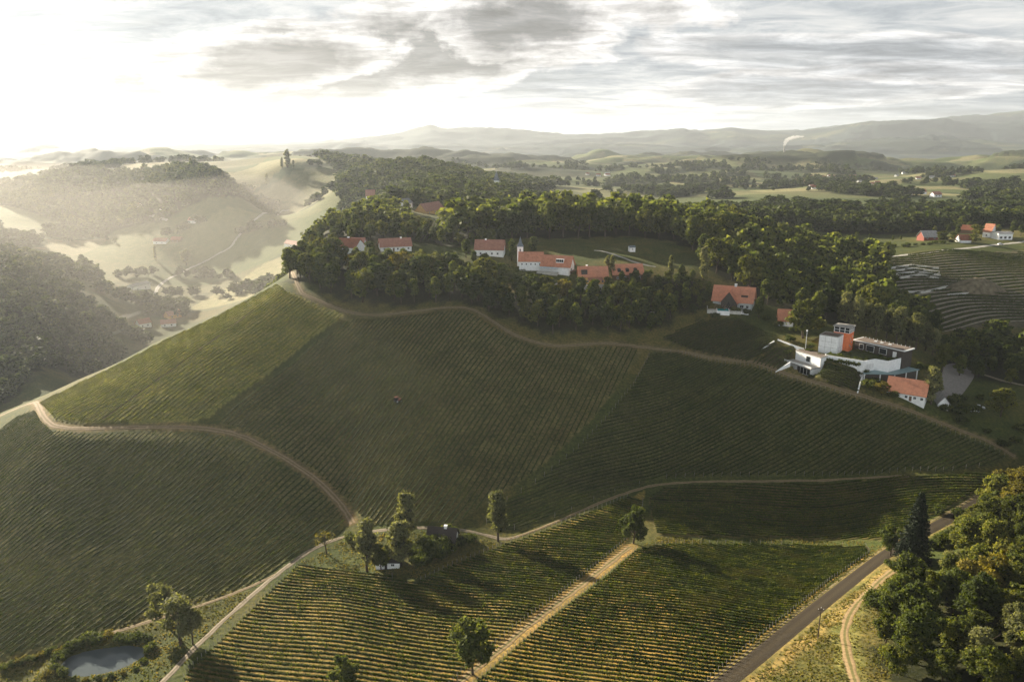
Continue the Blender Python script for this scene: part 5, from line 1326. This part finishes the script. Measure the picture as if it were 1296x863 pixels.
ls_ = MB().prism([fr_(-.4, 4.6), fr_(14.0, 4.6), fr_(14.0, .03), fr_(-.4, .03)], -11, -4.902).build('lower_storey', W_white, lb)
f = MB().prism([fr_(5.6, 4.7), fr_(13.2, 4.7), fr_(13.2, 4.604), fr_(5.6, 4.604)], -8.2, -5.2).build('glass_front', M_glass, ls_)
mu = MB()
for i in range(5): mu.prism([fr_(5.6 + i * 1.87, 4.74), fr_(5.74 + i * 1.87, 4.74), fr_(5.74 + i * 1.87, 4.704), fr_(5.6 + i * 1.87, 4.704)], -8.2, -5.2)
mu.build('mullion', M_wframe, f)
# teal canopy roof behind the barn
TL = [(15.2, -9.6), (26.6, -1.6), (32.5, 13.0), (26.4, 15.0), (25.8, 8.0), (22.9, -.7), (17.3, -.7), (14.6, -7.2)]
tl = MB().prism(TL, -5.2, -4.9).build('canopy_roof', W_teal, r)
cp = MB()
for x, y in [(15.6, -8.8), (21, -4.6), (26, -1.2), (29, 5.5), (31.8, 12.4)]: cp.box(x - .2, x + .2, y - .2, y + .2, -12, -5.202)
cp.build('canopy_post', W_white, tl)
MB().prism(inset(TL, 1.6), -12, -5.21).build('under_canopy_shade', W_dark, tl)  # dark block added for the shade under the canopy roof
# pole light, orange barn, small white shed
def pole_light(px, py, h, name, lab):
    q = hit(px, py); o = empty(name, q); tag(o, lab, 'lamp post'); MB().cyl(0, 0, -.5, h, .14, .10, 8).build('pole', M_metal, o); MB().cyl(0, 0, h + .002, h + .7, .38, .30, 10).build('lamp_head', M_wframe, o)
pole_light(1019.5, 441, 8.2, 'lamp_post', 'tall pale lamp post on the grass left of the winery cube')
house('long_barn', 'long white barn with a bright orange tiled roof in front of the winery', (1122, 496), (1169, 517), 8.5, 3.4, 4.8, W_white, T_orange, cat='barn', wins=[('front', u, 1.0, 1.1, 1.2) for u in (.08, .3, .52, .74, .92)], door=.63)
house('white_shed', 'small white gabled shed at the right end of the long orange roofed barn', (1187, 516), (1200, 520), 9, 2.8, 2.6, W_white, T_grey, 'y', cat='shed', wins=[('front', .5, 1.0, 1.0, 1.0)])

# foreground hut and cottage
r, L = house('white_hut', 'small white hut with a dark roof between the pale aspens in the vineyard', (475.5, 720.5), (505.5, 719), 5.5, 2.5, 2.0, W_white, T_dark, cat='hut', ov=.5, wins=[('front', .72, .9, 1.1, .9)])
dd = MB().box(2.75, 3.55, -.07, -.004, -.2, 2.0).build('door', W_dark, r); MB().box(3.38, 3.44, -.12, -.072, .9, .98).build('handle', M_metal, dd)
MB().box(.25, 2.2, -.06, -.004, -.3, 2.2).build('shutter', W_white, r)
house('cottage', 'dark roofed cottage with a white right gable hidden by bushes behind the white hut', (541, 694), (568, 690), 6.5, 2.8, 3.2, W_white, T_dark, cat='cottage', yaw=-8, length=8.6, chim=[(.62, .5, .9)], wins=[('right', .5, 1.0, 1.0, 1.1), ('front', .3, .8, 1.0, 1.0)], door=.65)

# hill houses behind the village
house('hill_house', 'white house with a steep pale red gable roof on the wooded slope behind the village', (464, 268.5), (477, 268.5), 12, 4.5, 7.5, W_white, T_red, 'y', wins=[('front', .3, 1, 1.2, 1.5), ('front', .7, 1, 1.2, 1.5), ('front', .5, 5, 1.2, 1.5)], length=10.5)
house('hill_house', 'low white annex with a pale roof beside the steep gabled house on the wooded slope', (476, 268.5), (489, 268), 8, 3.5, 3, W_white, T_red, wins=[('front', .5, 1, 1.4, 1.4)])
house('hill_house', 'wide red roofed farmhouse at the top of the far small patch of vines', (539, 270.5), (562, 270.5), 11, 3.6, 6, W_ochre, T_red, wins=[('front', u, 1, 1.4, 1.4) for u in (.2, .5, .8)])
house('hill_house', 'small pink roofed barn right of the wide farmhouse above the vine patch', (567, 270), (578, 270), 9, 3.2, 4.8, W_ochre, T_red)
house('hill_house', 'grey roofed house half hidden in trees left of the wide farmhouse above the vine patch', (511, 263), (522, 263), 8, 4.5, 3.5, W_white, T_slate)
# far church
r, L = place('far_church', 'tiny white church with a pointed tower in the gap of the far woods', (622, 250), (632, 250), 'church'); gable_block(r, L, 9, 7, 5, W_white, T_slate, 'x'); MB().box(L, L + 5, 2, 7, -3, 19).build('tower', W_white, r)
s = MB(); s.V = [(L - .5, 1.5, 19), (L + 5.5, 1.5, 19), (L + 5.5, 7.5, 19), (L - .5, 7.5, 19), (L + 2.5, 4.5, 31)]; s.F = [(0, 1, 4), (1, 2, 4), (2, 3, 4), (3, 0, 4), (3, 2, 1, 0)]; s.M = [0] * 5; s.build('spire', T_slate, r)
# upper road houses
house('red_house', 'red walled house with a pale grey hipped gable roof by the pale upper road', (1169, 305), (1190, 305), 10, 2.7, 4.6, W_red, T_grey, wins=[('front', .25, 1, 1.4, 1.4), ('front', .75, 1, 1.4, 1.4)], yaw=6)
house('low_house', 'low brown roofed house right of the red walled house by the upper road', (1216, 307.5), (1229, 307.5), 10, 2.4, 3.6, W_white, T_brown, 'x')
house('orange_house', 'white house with a bright orange roof among trees by the upper road', (1243, 300), (1253, 301), 11, 5, 6, W_white, T_orange, 'x', wins=[('right', .5, 1, 1.2, 1.4), ('front', .5, 1, 1.2, 1.4)])
house('pale_house', 'pale flat looking house with a dark terrace at the right edge beside the upper road', (1263, 303.5), (1281, 303.5), 9, 5.2, 1.2, W_white, T_grey, 'x', wins=[('front', u, .8, 2.2, 2.0) for u in (.2, .5, .8)])
house('far_barn', 'long brown roofed barn behind the trees beside the upper road', (1213, 296), (1238, 296), 10, 3.5, 3.5, W_wood, T_brown)
# valley farms in the haze
for nm, lab, p0, p1, D, wh, rh, wl, rf in [
 ('valley_farm', 'long white farm building beside the hazy valley road', (169, 367), (191, 366), 11, 6, 2.2, W_white, T_grey),
 ('valley_farm', 'white house with a pale red roof under the hill shoulder in the valley', (177, 414), (192, 414), 9, 4.5, 4, W_white, T_red),
 ('valley_farm', 'long low barn with a pink roof beside the white house deep in the valley', (204, 414), (223, 413), 9, 3.6, 3.4, W_white, T_red),
 ('valley_farm', 'pink roofed house furthest right in the farm cluster deep in the valley', (214, 404), (230, 401), 9, 4, 4, W_ochre, T_red),
 ('valley_farm', 'pale bright shed alone on the far left meadow of the hazy valley', (78, 284), (90, 284), 9, 5, 2, W_white, T_grey),
 ('valley_farm', 'hazy white farmhouse with a red roof between two dark trees in the mid valley', (194, 309), (210, 309), 10, 4.5, 4, W_white, T_red),
 ('valley_farm', 'dim barn right of the hazy white farmhouse in the mid valley', (216, 307), (228, 307), 10, 4, 4, W_wood, T_brown),
 ('valley_farm', 'small hazy house at the far end of the lane high in the valley', (166, 264), (174, 264), 10, 5, 4, W_white, T_red),
 ('valley_farm', 'second small hazy house right of the lane high in the valley', (196, 268), (204, 268), 10, 5, 4, W_white, T_brown),
 ('valley_farm', 'pale house by the upper stretch of the hazy valley road', (238, 283), (247, 283), 10, 5, 4, W_white, T_red),
]:
    house(nm, lab, p0, p1, D, wh, rh, wl, rf, wins=[('front', .25, 1, 1.5, 1.5), ('front', .7, 1, 1.5, 1.5)])
# far village on the rolling land to the right
fv = random.Random(5); protos_ = []
def far_house(px, py, wpx, rf, lab, grp=None):
    h = hit(px, py); k = wpx * h[1] / FPX
    r = empty('far_house', h, fv.uniform(-.5, .5)); tag(r, lab, 'house', grp)
    k = max(9, k); gable_block(r, k, k * .62, k * .30, k * .27, W_white, rf, 'x', ov=.7, base=-6)
    window(r, 'front', k * .3, k * .08, k * .1, k * .12, k, k * .62, nx=1); window(r, 'front', k * .7, k * .08, k * .1, k * .12, k, k * .62, nx=1)
for px, py, w_, rf, lab in [(1141, 247, 15, T_red, 'long red roofed house, leftmost of the row on the distant ridge road'), (1163, 246, 11, T_red, 'red roofed house in the middle of the row on the distant ridge road'), (1182, 250, 12, T_red, 'red roofed house at the right end of the row on the distant ridge road'),
   (1286, 251, 13, T_orange, 'orange roofed white house at the right edge on the distant slope'), (1113, 272, 13, T_red, 'reddish roof showing just above the band of dark trees'), (1108, 238, 9, T_brown, 'dark roofed house at the right end of the distant village')]:
    far_house(px, py, w_, rf, lab)
for i in range(30):
    px = fv.uniform(1005, 1110); py = 231 + fv.uniform(-6, 9) + (px - 1050) * .02
    far_house(px, py, fv.uniform(4, 8), fv.choice([T_red, T_red, T_brown, T_grey, T_orange]), 'small white walled house in the distant village on the rolling land', 'houses of the distant village')
for i in range(14):
    px, py = fv.choice([(935, 233), (905, 230), (1190, 223), (1215, 218), (1130, 222), (760, 222), (700, 226), (1165, 226)]); px += fv.uniform(-18, 18); py += fv.uniform(-3, 3)
    far_house(px, py, fv.uniform(3, 6), fv.choice([T_red, T_brown, T_grey]), 'tiny pale house scattered on the far hazy hills', 'houses scattered on the far hills')
# retaining walls beside the winery
def low_wall(name, lab, pts, h0, h1, t=.4, mat=None):
    P = [hit(*p) for p in pts]; m = MB(); n = len(P)
    for i, (a, b) in enumerate(zip(P[:-1], P[1:])):
        d = (b - a)[:2]; d /= np.linalg.norm(d); k = np.array([-d[1], d[0]]) * t; b2 = b[:2] - d * .003
        ha, hb = h0 + (h1 - h0) * i / (n - 1), h0 + (h1 - h0) * (i + 1) / (n - 1)
        m.prism([tuple(a[:2]), tuple(b2), tuple(b2 + k), tuple(a[:2] + k)], [a[2] - 1, b[2] - 1, b[2] - 1, a[2] - 1], [a[2] + ha, b[2] + hb, b[2] + hb, a[2] + ha])
    tag(m.build(name, mat or W_white, None), lab, 'wall')
low_wall('retaining_wall', 'white wedge shaped wall between the upper vineyard and the small wedge of vines', [(964, 443), (972, 438), (980, 434)], .1, 1.1)
low_wall('retaining_wall', 'long low white wall on the grass left of the winery lamp post', [(984, 431), (1000, 437), (1017, 443)], .7, .7)
low_wall('retaining_wall', 'white curved wall falling from the winery balcony towards the track', [(982, 471), (990, 468), (1000, 464)], .2, 2.2)
low_wall('retaining_wall', 'white upright wall at the right end of the vine bank under the winery', [(1086, 498), (1089, 488), (1092, 481)], .6, 2.4, .5)
low_wall('garden_wall', 'broken low pale wall in the gardens left of the pool', [(823, 397), (830, 396.5), (838, 397.5)], .9, .9, .4, W_stone)
# pale limestone steps of the terraced slope
for i, (a, b, c) in enumerate([((1124, 341), (1155, 337), (1188, 341)), ((1126, 345), (1156, 341), (1189, 346)), ((1130, 349), (1160, 345), (1190, 350)), ((1140, 353), (1165, 349), (1188, 354)), ((1147, 371), (1172, 371), (1200, 364)), ((1200, 375), (1224, 373), (1245, 369))]):
    low_wall('stone_step', ['top', 'second', 'third', 'fourth', 'long lower left', 'lower right'][i] + ' pale limestone step cut into the terraced slope', [a, b, c], 1.3, 1.3, 1.2, W_stone)
def mound():
    c = hit(1236, 366); n = 28; g = np.linspace(-1, 1, n); X, Y = np.meshgrid(g, g); d = np.hypot(X, Y)
    Zm = 7.5 * (1 - sstep(.1, 1.0, d)) * (.8 + .4 * fbm(X * 3, Y * 3, 3, 90)) - .6; x = c[0] + X * 24; y = c[1] + Y * 15
    V = np.stack([x, y, H(x, y) + Zm], -1).reshape(-1, 3); jj, ii = np.meshgrid(np.arange(n - 1), np.arange(n - 1), indexing='ij'); a = (jj * n + ii).ravel()
    tag(link('earth_mound', fast_mesh('earth_mound', V, [np.stack([a, a + 1, a + n + 1, a + n], -1)], [simple_mat('bare_earth', (.15, .125, .08), .95, .5, .35, .1, .4)], smooth=True)), 'rough earth mound in the middle of the terraced slope', 'mound')
mound()
# ------------------------------------------------------------------ terraced rows following the slope
def terrace_rows():
    g = np.random.default_rng(44); VV, FF, TT, k = [], [], [], 0; bv, bf, bk = [], [], 0
    poly = FW['terrace']
    def curve(P): return P + np.stack([P[:, 0] * 0, 9 * np.sin((P[:, 0] - 250) / 38) + 4 * np.sin((P[:, 0] - 250) / 15 + P[:, 1] / 40)], -1)
    for p0, p1 in clip_rows(poly, (1, .06), 5.4):
        V, F, tint = row_mesh(p0, p1, g, 9, .36, curve=curve, gap=.16); add_rows(V, F, tint, 0)
        L = np.hypot(*(p1 - p0)); t = np.arange(0, L, 2.5); P = curve(p0 + (p1 - p0) / L * t[:, None]); n = len(P); w = .8 + .7 * vnoise(t * .12 + p0[1], t * 0, 2)
        for s in (-1, 1): 
            q = P + np.array([0, -1.7]) + s * np.stack([0 * w, w], -1) * .6; bv.append(np.stack([q[:, 0], q[:, 1], H(q[:, 0], q[:, 1]) + (.10 if s > 0 else .06)], -1))
        i = np.arange(n - 1); bf.append(np.stack([i, i + 1, n + i + 1, n + i], -1) + bk); bk += 2 * n
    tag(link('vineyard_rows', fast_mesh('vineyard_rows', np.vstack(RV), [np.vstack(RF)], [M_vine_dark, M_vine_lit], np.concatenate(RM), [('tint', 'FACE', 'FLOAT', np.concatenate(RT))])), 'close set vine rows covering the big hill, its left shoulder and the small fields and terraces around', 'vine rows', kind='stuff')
    tag(link('terrain_banks', fast_mesh('terrain_banks', np.vstack(bv), [np.vstack(bf)], [simple_mat('pale_bank', (.27, .24, .175), .95, .35, .5)])), kind='structure')
terrace_rows()
# gravel yard
def yard():
    P = np.array(hp([(1193, 463), (1210, 458), (1236, 472), (1228, 486), (1214, 505), (1198, 508), (1186, 500), (1192, 482)])); P = smooth_line(np.vstack([P, P[:1]]), 1.5); c = P.mean(0); n = len(P)
    V = np.vstack([np.stack([q[:, 0], q[:, 1], H(q[:, 0], q[:, 1]) + .08], -1) for q in [c + (P - c) * s for s in (1, .75, .5, .25)]]); i = np.arange(n - 1)
    F = np.vstack([np.stack([k * n + i, k * n + i + 1, (k + 1) * n + i + 1, (k + 1) * n + i], -1) for k in range(3)]); T = np.array([np.arange(3 * n, 4 * n - 1)])
    tag(link('gravel_road', fast_mesh('gravel_yard', V, [F, T], [simple_mat('yard_gravel', (.23, .21, .19), .95, .2, 1.0)])), kind='structure')
yard()

# ------------------------------------------------------------------ utility pole, tractor, cars
q = hit(1035, 808); o = empty('utility_pole', q); tag(o, 'dark wooden utility pole on the grass between the paved road and the rutted track', 'utility pole')
MB().cyl(0, 0, -.5, 8.2, .16, .11, 9).build('pole', M_bark, o); ca = MB().box(-.7, .7, -.05, .05, 7.6, 7.75).build('crossarm', M_bark, o)
for x in (-.6, 0, .6): MB().cyl(x, 0, 7.752 if x else 8.202, 8.0 if x else 8.45, .06, .04, 6).build('insulator', M_wframe, ca)
def wheel(parent, x, y, r, w):
    t = MB(); n = 14; t.V = [(x + r * math.cos(6.2832 * i / n), yy, r + r * math.sin(6.2832 * i / n)) for yy in (y - w / 2, y + w / 2) for i in range(n)]
    t.F = [(i, (i + 1) % n, n + (i + 1) % n, n + i) for i in range(n)] + [tuple(range(n)), tuple(range(n, 2 * n))[::-1]]; t.M = [0] * (n + 2)
    wo = t.build('wheel', M_black, parent)
    h = MB(); h.V = [(x + r * .55 * math.cos(6.2832 * i / n), yy, r + r * .55 * math.sin(6.2832 * i / n)) for yy in (y - w / 2 - .02, y + w / 2 + .02) for i in range(n)]
    h.F = [tuple(range(n)), tuple(range(n, 2 * n))]; h.M = [0, 0]; h.build('rim', M_metal, wo)
C_paint = {}
def car(px, py, yaw, col, lab):
    q = hit(px, py); o = empty('parked_car', (q[0], q[1], q[2] + .05), R(yaw)); tag(o, lab, 'car')
    m = C_paint.setdefault(col, simple_mat('car_paint', col, .3, .04, 1.0, .5))
    MB().extr([(-2.1, .35), (2.1, .35), (2.15, .75), (1.2, .92), (-2.0, 1.0), (-2.15, .7)], 'y', -.85, .85).build('body', m, o)
    MB().extr([(-1.8, 1.002), (1.0, .96), (.35, 1.45), (-1.4, 1.45)], 'y', -.75, .75).build('cabin_glass', M_glass, o)
    MB().box(-1.38, .33, -.72, .72, 1.452, 1.52).build('roof', m, o)
    for x in (-1.35, 1.35):
        for y in (-.78, .78): wheel(o, x, y, .33, .22)
    for y in (-.6, .6): MB().box(2.1, 2.17, y - .18, y + .18, .62, .76).build('headlight', M_wframe, o)
car(769, 364.5, 15, (.75, .76, .76), 'white car parked at the right corner of the ochre house')
car(752, 377, -30, (.6, .62, .64), 'silver car parked on the slope below the ochre house')
car(745, 374, 60, (.16, .24, .40), 'blue car parked below the terrace of the ochre house')
car(1239, 517, -20, (.62, .64, .66), 'silver car parked on the lawn right of the white shed')
car(1233, 521, -10, (.72, .73, .74), 'white car parked beside bushes below the lawn right of the white shed')
car(1266, 310, 10, (.7, .71, .72), 'white car parked at the pale upper road')
q = hit(503, 509); o = empty('tractor', q, R(50)); tag(o, 'small red vineyard tractor working among the vine rows on the big hill', 'tractor')
mr = simple_mat('tractor_red', (.22, .08, .05), .4, .1, 1.0, .4)
MB().extr([(-.4, .7), (1.7, .7), (1.75, 1.35), (.3, 1.5), (-.4, 1.3)], 'y', -.45, .45).build('body', mr, o); MB().extr([(-1.3, .8), (.25, 1.502), (.1, 2.4), (-1.2, 2.4)], 'y', -.55, .55).build('cab', M_glass, o); MB().box(-1.35, .25, -.65, .65, 2.402, 2.52).build('roof', mr, o)
for x, r_ in ((-.8, .65), (1.25, .42)):
    for y in (-.75, .75): wheel(o, x, y, r_, .32)
# ------------------------------------------------------------------ smoke
def smoke_mat(name, dens, col=(.95, .95, .95, 1)):
    m, ns, ls = new_mat(name); out = N(ns, 'ShaderNodeOutputMaterial'); v = N(ns, 'ShaderNodeVolumePrincipled', inp={'Color': col, 'Density': dens, 'Anisotropy': .3}); ls.new(v.outputs[0], out.inputs['Volume']); return m
def puff(name, lab, chain, dens):
    """one closed lumpy body strung along a chain of (point, radius)"""
    iv, it = ico(); VV, FF, k = [], [], 0
    import bmesh
    bm = bmesh.new()
    for (p, r) in chain:
        b2 = bmesh.new(); bmesh.ops.create_icosphere(b2, subdivisions=3, radius=1)
        vs = np.array([v.co[:] for v in b2.verts]); fs = [[v.index for v in f.verts] for f in b2.faces]; b2.free()
        n = 1 + .5 * (fbm(vs[:, 0] * 1.6 + p[0], vs[:, 1] * 1.6 + vs[:, 2] * 1.3 + p[1], 3, 7) - .5)
        VV.append(vs * n[:, None] * np.array(r) + np.array(p)); FF.append(np.array(fs) + k); k += len(vs)
    bm.free()
    me = fast_mesh(name, np.vstack(VV), [np.vstack(FF)], [smoke_mat(name, dens)], smooth=True); o = link(name, me)
    md = o.modifiers.new('remesh', 'REMESH'); md.mode = 'VOXEL'; md.voxel_size = float(min(min(r) for _, r in chain)) / 3.2
    tag(o, lab, 'smoke', kind='stuff')
b = hit(992, 197); k = b[1] / FPX
st = empty('factory_chimney', b); tag(st, 'distant factory chimney under the white plume', 'chimney'); MB().cyl(0, 0, -10, 34, 3.6, 2.4, 12).build('stack', W_conc, st)
puff('smoke_plume', 'white plume drifting right from the distant factory chimney', [((b[0] + dx * k, b[1], b[2] + 34 + dz * k), (rx * k, rx * k * .8, rz * k)) for dx, dz, rx, rz in [(0, 1, 1.8, 2), (.6, 4, 2.4, 2.6), (2.6, 6.6, 3.2, 2.6), (6, 8.4, 4.0, 2.2), (10, 9.6, 4.4, 2.0), (15, 10.4, 4.2, 1.6), (20, 10.6, 3.2, 1.1)]], .05)
for i, (px, py, w_, h_) in enumerate([(152, 408, 16, 5), (128, 432, 16, 6), (104, 450, 18, 6)]):
    b = hit(px, py); k = b[1] / FPX
    puff('mist_patch', ['highest', 'middle', 'lowest'][i] + ' of the three thin mist patches lying on the valley floor', [((b[0] + dx * w_ * k, b[1] + dy * 20, b[2] + (3 + dz * h_) * k * .7), (w_ * .45 * k * s, 16, h_ * .5 * k * s)) for dx, dy, dz, s in [(-.5, 0, .2, .8), (0, .5, .5, 1), (.5, 1, .9, .7)]], .006)
# ------------------------------------------------------------------ the air
def haze():
    x, y0, y1, z0, z1 = 13900, -60, 13900, float(GZ.min()) - 1.0, float(GZ.max()) + 6.0
    V = [(sx * x, y, z) for z in (z0, z1) for y in (y0, y1) for sx in (-1, 1)]
    F = [(0, 2, 3, 1), (4, 5, 7, 6), (0, 1, 5, 4), (2, 6, 7, 3), (0, 4, 6, 2), (1, 3, 7, 5)]
    m, ns, ls = new_mat('haze_air')
    out = N(ns, 'ShaderNodeOutputMaterial')
    v = N(ns, 'ShaderNodeVolumePrincipled', inp={'Color': (.86, .93, 1.0, 1), 'Density': HAZE_D, 'Anisotropy': HAZE_G, 'Absorption Color': (0, 0, 0, 1)})
    ls.new(v.outputs[0], out.inputs['Volume'])
    o = link('haze', fast_mesh('haze', V, [F], [m])); tag(o, kind='stuff')
HAZE_D, HAZE_G = 4.6e-5, .40
haze()
def valley_mist():
    """low morning mist lying over the left valley: thick over the floor, thinning out to nothing at its edges"""
    nu, nv = 150, 170; u = np.linspace(-1.0, -.17, nu); v = np.exp(np.linspace(math.log(400), math.log(2600), nv))
    U, Y = np.meshgrid(u, v); X = U * Y
    m = sstep(-.17, -.30, U) * sstep(520, 760, Y) * (1 - sstep(1900, 2600, Y)) * sstep(-1.0, -.9, U)
    top = 66 + 60 * (fbm(X / 260, Y / 260, 3, 81) - .5)
    g = H(X, Y); th = np.maximum(top - g, 8) * m
    T = np.stack([X, Y, g + th], -1).reshape(-1, 3); B = np.stack([X, Y, g - 6], -1).reshape(-1, 3)
    jj, ii = np.meshgrid(np.arange(nv - 1), np.arange(nu - 1), indexing='ij'); a = (jj * nu + ii).ravel(); n = nu * nv
    F = [np.stack([a, a + 1, a + nu + 1, a + nu], -1), np.stack([a, a + nu, a + nu + 1, a + 1], -1) + n]
    r = np.concatenate([np.arange(nu - 1), np.arange(nu - 1, n - 1, nu), np.arange(n - 1, n - nu, -1), np.arange(n - nu, 0, -nu)]); r2 = np.roll(r, -1)
    F.append(np.stack([r, r + n, r2 + n, r2], -1))
    o = link('mist', fast_mesh('mist', np.vstack([T, B]), F, [smoke_mat('mist_air', MIST_D, (1, .95, .86, 1))])); tag(o, 'thin bright mist lying over the left valley', 'mist', kind='stuff')
MIST_D = 2.3e-4
if 'smoke_mat' in globals(): valley_mist()
